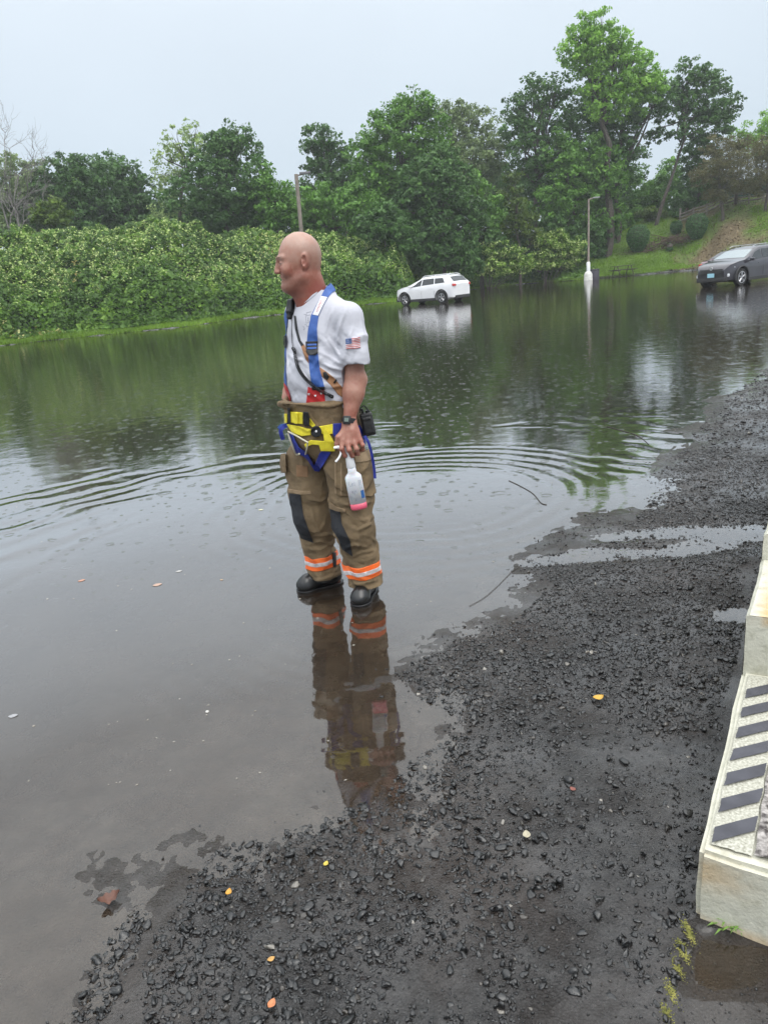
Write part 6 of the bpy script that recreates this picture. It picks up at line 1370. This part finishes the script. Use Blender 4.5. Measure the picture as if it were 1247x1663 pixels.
# ------------------------------------------------------------------ painted concrete barriers (right foreground)
def paint_mat():
    m, nt, out = newmat('cream_painted_concrete'); Lk = nt.links.new; b = N(nt, 'ShaderNodeBsdfPrincipled'); Lk(b.outputs[0], out.inputs[0]); b.inputs['Roughness'].default_value = .5
    tc = N(nt, 'ShaderNodeTexCoord'); P = tc.outputs['Object']
    def nz(s, d=4): n = N(nt, 'ShaderNodeTexNoise'); n.inputs['Scale'].default_value = s; n.inputs['Detail'].default_value = d; n.inputs['Roughness'].default_value = .65; Lk(P, n.inputs['Vector']); return n.outputs[0]
    def mix(f, a, c): x = N(nt, 'ShaderNodeMix'); x.data_type = 'RGBA'; Lk(f, x.inputs[0]); (Lk(a, x.inputs[6]) if hasattr(a, 'links') else setattr(x.inputs[6], 'default_value', c3(a))); (Lk(c, x.inputs[7]) if hasattr(c, 'links') else setattr(x.inputs[7], 'default_value', c3(c))); return x.outputs[2]
    base = ramp(nt, [(.3, (.46, .445, .36)), (.6, (.58, .565, .475)), (.8, (.66, .645, .56))]); Lk(nz(5, 5), base.inputs[0])
    chip = ramp(nt, [(.64, (0, 0, 0)), (.655, (1, 1, 1))]); Lk(nz(9, 6), chip.inputs[0]); dirt = ramp(nt, [(.48, (0, 0, 0)), (.72, (.7, .7, .7))]); Lk(nz(22, 6), dirt.inputs[0])
    c = mix(dirt.outputs[0], base.outputs[0], (.33, .32, .24)); c = mix(chip.outputs[0], c, (.20, .14, .085)); 
    at_ = N(nt, 'ShaderNodeAttribute'); at_.attribute_name = 'rust'; rr2 = N(nt, 'ShaderNodeMath', operation='MULTIPLY'); Lk(at_.outputs['Fac'], rr2.inputs[0]); rn = ramp(nt, [(.30, (0, 0, 0)), (.52, (1, 1, 1))]); Lk(nz(14, 5), rn.inputs[0]); Lk(rn.outputs[0], rr2.inputs[1])
    c = mix(rr2.outputs[0], c, (.52, .28, .055)); Lk(c, b.inputs['Base Color'])
    bp = N(nt, 'ShaderNodeBump'); bp.inputs['Distance'].default_value = .006; Lk(nz(26, 5), bp.inputs['Height']); Lk(bp.outputs[0], b.inputs['Normal']); return m
PM = paint_mat()
# long low block: traced corners of its top edge
z_b = .215
A0 = gp(1126, 1482); 
T0 = gp(1132, 1383, z_b); T1 = gp(1205, 1092, z_b); E0 = gp(1300, 1425, z_b)
du = (T1-T0); Lb = np.linalg.norm(du); du /= Lb; dw = np.array([du[1], -du[0], 0]); 
zg = min(gh(A0[0], A0[1]), 0)-.03
br = empty('concrete_block', [T0[0], T0[1], zg], 0, 'low cream painted concrete block with grey hazard stripes along its top edge', 'concrete block')
o0 = np.array([T0[0], T0[1], zg])
def Bk(u, w_, z): return du*u+dw*w_+[0, 0, z]+0*o0
hz_ = z_b-zg
def slab(name, pts_top, z0, z1, m, par, grid=.02, rough_amp=.0):
    """rectangular block in (u,w) with a jittered, worn surface"""
    (u0, w0), (u1, w1) = pts_top; bm = bmesh.new(); bmesh.ops.create_cube(bm, size=1)
    bmesh.ops.scale(bm, vec=Vector((u1-u0, w1-w0, z1-z0)), verts=bm.verts); bmesh.ops.bevel(bm, geom=list(bm.edges), offset=.012, segments=2, affect='EDGES')
    n = max(2, int(max(u1-u0, w1-w0)/grid/4)); bmesh.ops.subdivide_edges(bm, edges=[e for e in bm.edges if e.calc_length() > grid*2], cuts=min(n, 14), use_grid_fill=True)
    bm.verts.index_update(); V = np.array([v.co[:] for v in bm.verts])+[(u0+u1)/2, (w0+w1)/2, (z0+z1)/2]; F_ = [[v.index for v in f.verts] for f in bm.faces]; bm.free()
    V = V+rough_amp*np.stack([fbm(V[:, 0]*9+k*7, V[:, 1]*9, V[:, 2]*9, o=4, seed=81+k) for k in range(3)], -1)
    W = V[:, :1]*du+V[:, 1:2]*dw+V[:, 2:]*np.array([0, 0, 1.]); return V, W, F_
V, W, F_ = slab('b', ((0, 0), (Lb+.02, .62)), 0, hz_, PM, br, .03, .006)
# nearer end slopes back slightly at its foot
W = W - du*(np.clip(.10-V[:, 2], 0, .1)*0)[:, None]
o = fixn(mesh_obj('block_body', W, F_, PM, br, True, attrs=dict(rust=np.clip(smooth(.04, .0, V[:, 0])*np.exp(-((V[:, 1]-.045)/.03)**2-((V[:, 2]-.19)/.04)**2)*1.6+smooth(.04, .0, V[:, 0])*smooth(.03, .0, V[:, 2]-.03)*.5, 0, 1)))); 
try: o.data.set_sharp_from_angle(angle=math.radians(30))
except Exception: pass
# rough bare concrete strip down the middle of the top
RC = mat('rough_bare_concrete', (.05, .042, .040), (.42, .39, .37), 60, .9, bump=.014, bscale=55, detail=8)
GP = mat('grey_stripe_paint', (.040, .040, .050), (.062, .062, .075), 14, .6, bump=.003, bscale=40)
DW2 = mat('scuffed_white_paint', (.26, .25, .20), (.50, .49, .42), 150, .7, bump=.002, bscale=120, detail=8)
def sheet(name, quad, z, m, par, n=14, jit=.002):
    q = [np.array(p, float) for p in quad]; V, F_ = [], []
    for i in range(n+1):
        for j in range(n+1):
            u, v_ = i/n, j/n; p = (q[0]*(1-u)+q[1]*u)*(1-v_)+(q[3]*(1-u)+q[2]*u)*v_
            e_ = .0035*fbm(np.array(p[0]*60), np.array(p[1]*60), o=3, seed=66) if (i in (0, n) or j in (0, n)) else 0
            V.append(du*(p[0]+float(e_))+dw*(p[1]+float(e_))+np.array([0, 0, z+jit*float(fbm(np.array(p[0]*30), np.array(p[1]*30), o=2, seed=67))]))
    for i in range(n):
        for j in range(n): a = i*(n+1)+j; F_.append([a, a+1, a+n+2, a+n+1])
    return fixn(mesh_obj(name, V, F_, m, par, True))
ww0, ww1 = .022, .116
sheet('striped_border', [(.03, ww0), (Lb-.02, ww0), (Lb-.02, ww1), (.03, ww1)], hz_+.008, DW2, br)
for i in range(7):
    u = .03+i*(Lb-.10)/7; hwid = (Lb-.1)/7*.50; sh = .085
    sheet('grey_stripe', [(u, ww0+.004), (u+hwid, ww0+.004), (u+hwid+sh, ww1-.002), (u+sh, ww1-.002)], hz_+.0135, GP, br, 8, .001)
sheet('rough_concrete_top', [(.035, ww1+.004), (Lb-.01, ww1+.004), (Lb-.01, .60), (.035, .60)], hz_+.012, RC, br, 40, .010)
# jersey barrier standing at the far end of the block
def solid(name, u0, u1, z0, z1, wd, par, seed, lip=0):
    us = np.linspace(u0, u1, max(6, int((u1-u0)/.03))); PP = [(0, z0)]
    prof = [(0, z0), (0, z1-.012), (.012, z1), (wd, z1), (wd, z0)]
    for a_, b_ in zip(prof[:-1], prof[1:]):
        for t in np.linspace(0, 1, 12)[1:]: PP.append((a_[0]+(b_[0]-a_[0])*t, a_[1]+(b_[1]-a_[1])*t))
    V, F_ = [], []; n = len(PP)
    for u in us:
        for w_, z in PP: V.append((u, w_, z))
    for e_, u in ((0, us[0]), (1, us[-1])):                       # gridded end faces
        k0 = len(V); gx, gz = 16, 12
        for i in range(gx+1):
            for j in range(gz+1): V.append((u+(-.003 if e_ == 0 else .003), .002+(wd-.004)*i/gx, z0+(z1-z0-.0005)*j/gz))
        F_ += [[k0+i*(gz+1)+j, k0+i*(gz+1)+j+1, k0+(i+1)*(gz+1)+j+1, k0+(i+1)*(gz+1)+j] for i in range(gx) for j in range(gz)]
    F_ += [[i*n+j, i*n+j+1, (i+1)*n+j+1, (i+1)*n+j] for i in range(len(us)-1) for j in range(n-1)]
    V = np.array(V); V2 = V+.006*np.stack([fbm(V[:, 0]*8+k*5, V[:, 1]*8, V[:, 2]*8, o=4, seed=seed+k) for k in range(3)], -1)
    W_ = V2[:, :1]*du+V2[:, 1:2]*dw+V2[:, 2:]*np.array([0, 0, 1.])
    ru = smooth(z1-.03, z1-.005, V[:, 2])*smooth(.03, .07, V[:, 1])*smooth(.34, .16, V[:, 1])*smooth(u0+.45, u0+.10, V[:, 0])*.8+smooth(.10, .14, V[:, 1])*smooth(.2, -.1, np.abs(V[:, 1]-.16))*.9*(V[:, 0] < u0+.01)+smooth(z0+.25, z0+.20, V[:, 2])*.5*(V[:, 0] < u0+.01)*smooth(.02, .05, V[:, 1])
    o = fixn(mesh_obj(name, W_, F_, PM, par, True, attrs=dict(rust=np.clip(ru, 0, 1))))
    try: o.data.set_sharp_from_angle(angle=math.radians(30))
    except Exception: pass
jb = empty('stepped_barrier', o0+du*(Lb+.004), 0, 'cream painted stepped concrete barrier with rusty streaks at the right edge of the photo', 'barrier')
solid('lower_step', .0, .515, -.01, .429-zg, .62, jb, 181); solid('upper_step', .522, 2.6, -.01, .537-zg, .60, jb, 191); 
# weed at the foot of the block
wp3 = gp(1190, 1508); wp3[2] = gh(wp3[0], wp3[1]); r = empty('weed', wp3, 0, 'small green grassy weed sprouting at the foot of the striped concrete block', 'weed'); mb = MB()
for i in range(34):
    a = RNG.uniform(0, 2*PI); l = RNG.uniform(.02, .06); s0_ = np.array([RNG.normal(0, .018), RNG.normal(0, .008), 0]); d = np.array([math.cos(a), math.sin(a)*.7-.2, RNG.uniform(.3, 1.0)]); d /= np.linalg.norm(d)
    m_ = s0_+d*l*.6; e_ = s0_+d*l+[d[0]*.01, d[1]*.01, -.012]; sd2 = np.cross(d, [0, 0, 1.]); sd2 /= np.linalg.norm(sd2)+1e-9; wv = .0028
    mb.add([s0_-sd2*.001, s0_+sd2*.001, m_+sd2*wv, m_-sd2*wv, e_], [[0, 1, 2, 3], [3, 2, 4]])
mb.build('leaves', mat('weed_green', (.10, .20, .03), (.18, .30, .06), 40, .6), r)
# moss line on the asphalt
def decal(name, cx, cy, rx, ry, m, label=None, cat=None, seed=0, par=None, dz=.0035, n=40):
    V = [(0, 0, 0)]; c = np.array([cx, cy]); c0 = gh(cx, cy)
    for k in (0.5, 1.0):
        for i in range(n):
            a = 2*PI*i/n; f = k*(1+.28*float(fbm(np.array(2*math.cos(a)+seed), np.array(2*math.sin(a)), o=3, seed=seed))); x, y = rx*f*math.cos(a), ry*f*math.sin(a); V.append((x, y, gh(cx+x, cy+y)-c0+dz*(1 if k < 1 else -.3)))
    V[0] = (0, 0, dz); F_ = [[0, 1+i, 1+(i+1) % n] for i in range(n)]+[[1+i, 1+n+i, 1+n+(i+1) % n, 1+(i+1) % n] for i in range(n)]
    o = mesh_obj(name, V, F_, m, par, True); o.location = (cx, cy, float(c0)); 
    if label: tag(o, label, cat)
    return o
MOSS = mat('yellow_moss', (.12, .13, .03), (.34, .32, .09), 60, .9, bump=.006, bscale=120)
ml = [(1118, 1520), (1108, 1550), (1100, 1580), (1090, 1620), (1082, 1655)]
mo = MB()
for i, (a, b) in enumerate(ml):
    g = gp(a, b); 
    for k in range(420 if i < 2 else 200):
        x, y = g[0]+RNG.normal(0, .0055), g[1]+RNG.normal(0, .014); s_ = RNG.uniform(.0008, .0026); z = gh(x, y); mo.add([(x+s_*math.cos(q_), y+s_*math.sin(q_), z+s_*.3) for q_ in (0, 2.1, 4.2)]+[(x, y, z+s_*1.2)], [[0, 1, 3], [1, 2, 3], [2, 0, 3]])
tag(mo.build('moss', MOSS), 'broken line of yellow green moss on the asphalt at the foot of the block', 'moss', kind='stuff')
# ------------------------------------------------------------------ fallen leaves and floating bits
def fallen(px, py, size, col, label, float_=False, curl=.25, rz=None, group=None, name='fallen_leaf', lobes=1):
    p = gp(px, py); z = .0015 if float_ else float(gh(p[0], p[1]))+.010; V, F_ = [], []; n = 14
    for i in range(n+1):
        t = i/n; wd = math.sin(PI*t)**.8*.36*(1+.25*math.sin(t*PI*lobes*2)*(lobes > 1)); x = (t-.5); zc = curl*.35*(2*x)**2
        V += [(x, -wd, zc+curl*.20), (x, 0, zc), (x, wd, zc+curl*.20)]
        if i: k = 3*(i-1); F_ += [[k, k+3, k+4, k+1], [k+1, k+4, k+5, k+2]]
    V = np.array(V)*size; o = mesh_obj(name, V, F_, mat('leaf_litter_'+name, col, tuple(c*.7 for c in col), 90, .5, bump=.001, bscale=200), None, True)
    o.location = (p[0], p[1], z); o.rotation_euler = (0, 0, rz if rz is not None else RNG.uniform(0, 6.28)); tag(o, label, 'leaf', group)
    return o
YL, OL, BL = (.55, .30, .04), (.45, .17, .07), (.13, .055, .035)
G_ = 'fallen leaves scattered on the gravel and water'
fallen(971, 1140, .045, (.62, .36, .05), 'yellow orange leaf lying alone on the dark gravel left of the striped block', curl=.3, rz=.2, group=G_)
fallen(855, 1363, .032, (.42, .38, .27), 'pale tan leaf fragment on the wet asphalt below the yellow orange leaf', group=G_)
fallen(373, 1457, .024, (.60, .30, .04), 'small yellow leaf on end among stones in the lower left gravel', curl=.5, rz=1.4, group=G_)
fallen(530, 1408, .020, (.55, .42, .06), 'tiny yellow leaf on the gravel right of centre of the lower heap', group=G_)
fallen(442, 1567, .020, (.50, .28, .08), 'small orange brown leaf in the lower gravel heap near the bottom', group=G_)
fallen(443, 1640, .026, (.55, .20, .08), 'orange leaf scrap on the gravel at the bottom edge of the photo', group=G_)
fallen(930, 1290, .022, (.22, .07, .05), 'reddish leaf scrap on the asphalt right of the gravel heap', group=G_)
fallen(180, 1467, .060, BL, 'large curled dark brown leaf at the tip of the gravel at lower left', curl=.6, rz=.5, group=G_, lobes=3)
fallen(256, 950, .055, (.50, .33, .25), 'largest pinkish leaf floating on the water left of the man', True, .05, .3, G_)
fallen(133, 943, .045, (.50, .26, .18), 'orange pink leaf floating at the far left of the near water', True, .05, .5, G_)
fallen(291, 928, .040, (.45, .44, .42), 'pale grey leaf floating just above the pinkish one', True, .05, .2, G_)
fallen(22, 1163, .040, (.34, .34, .35), 'grey disc shaped leaf floating near the left edge of the photo', True, .05, .1, G_)
fallen(424, 828, .040, (.60, .58, .38), 'pale yellow leaf floating beside the man\'s knees', True, .05, .0, G_)
fallen(360, 942, .022, (.5, .34, .2), 'tiny tan leaf floating between the pinkish leaf and the man\'s boots', True, .05, None, G_)
fallen(337, 1156, .020, (.55, .54, .50), 'tiny white leaf floating low in the open water left of the reflection', True, .05, None, G_)
st = []
for i in range(170):
    px, py = RNG.uniform(0, 1000), 560+RNG.uniform(0, 1)**.8*720
    p = gp(px, py)
    if gh(p[0], p[1]) > -.004: continue
    st.append((p, RNG.uniform(.002, .006)*(1+np.linalg.norm(p[:2])*.12)))
sm = MB()
for p, s_ in st:
    a = RNG.uniform(0, 6.28); c, s2 = math.cos(a), math.sin(a); e_ = RNG.uniform(.25, 1); sm.add([(p[0]+s_*(c*x-s2*y*e_), p[1]+s_*(s2*x+c*y*e_), .0012) for x, y in ((-1, 0), (0, -1), (1, 0), (0, 1))], [[0, 1, 2, 3]])
tag(sm.build('floating_specks', mat('pale_specks', (.20, .18, .15), (.45, .43, .38), 9, .6)), 'pale specks of debris floating all over the water', 'debris', kind='stuff')
# thin twigs half in the water
def twig(label, pts, r_):
    P3 = []
    for x, y in pts: p = gp(x, y); p[2] = max(float(gh(p[0], p[1])), 0)+.003; P3.append(p)
    o = MB().tube(smoothpath(P3, 5), r_, 5).build('twig', mat('twig_bark', (.02, .015, .012), (.05, .04, .03), 30, .6)); tag(o, label, 'twig', 'twigs in the shallow water')
twig('curved dark twig lying in the water right of the man\'s trousers', [(826, 781), (845, 790), (865, 802), (878, 817), (887, 820)], .0028)
twig('long thin pale twig floating far out before the gravel point', [(985, 693), (1010, 700), (1035, 708), (1053, 722)], .003)
twig('thin dark twig slanting up from the edge of the gravel near the middle', [(762, 985), (785, 972), (805, 955), (828, 932), (842, 922)], .0014)
# ------------------------------------------------------------------ thin damp haze over the far bank
HM, hnt, hout = newmat('haze_air')
pv = N(hnt, 'ShaderNodeVolumePrincipled'); pv.inputs['Color'].default_value = (.93, .96, 1, 1); pv.inputs['Density'].default_value = .0008; pv.inputs['Anisotropy'].default_value = .2; hnt.links.new(pv.outputs[0], hout.inputs['Volume'])
hb = MB().box((0, 0, 18), (2000, 2000, 44)).build('haze', HM); tag(hb, kind='stuff')
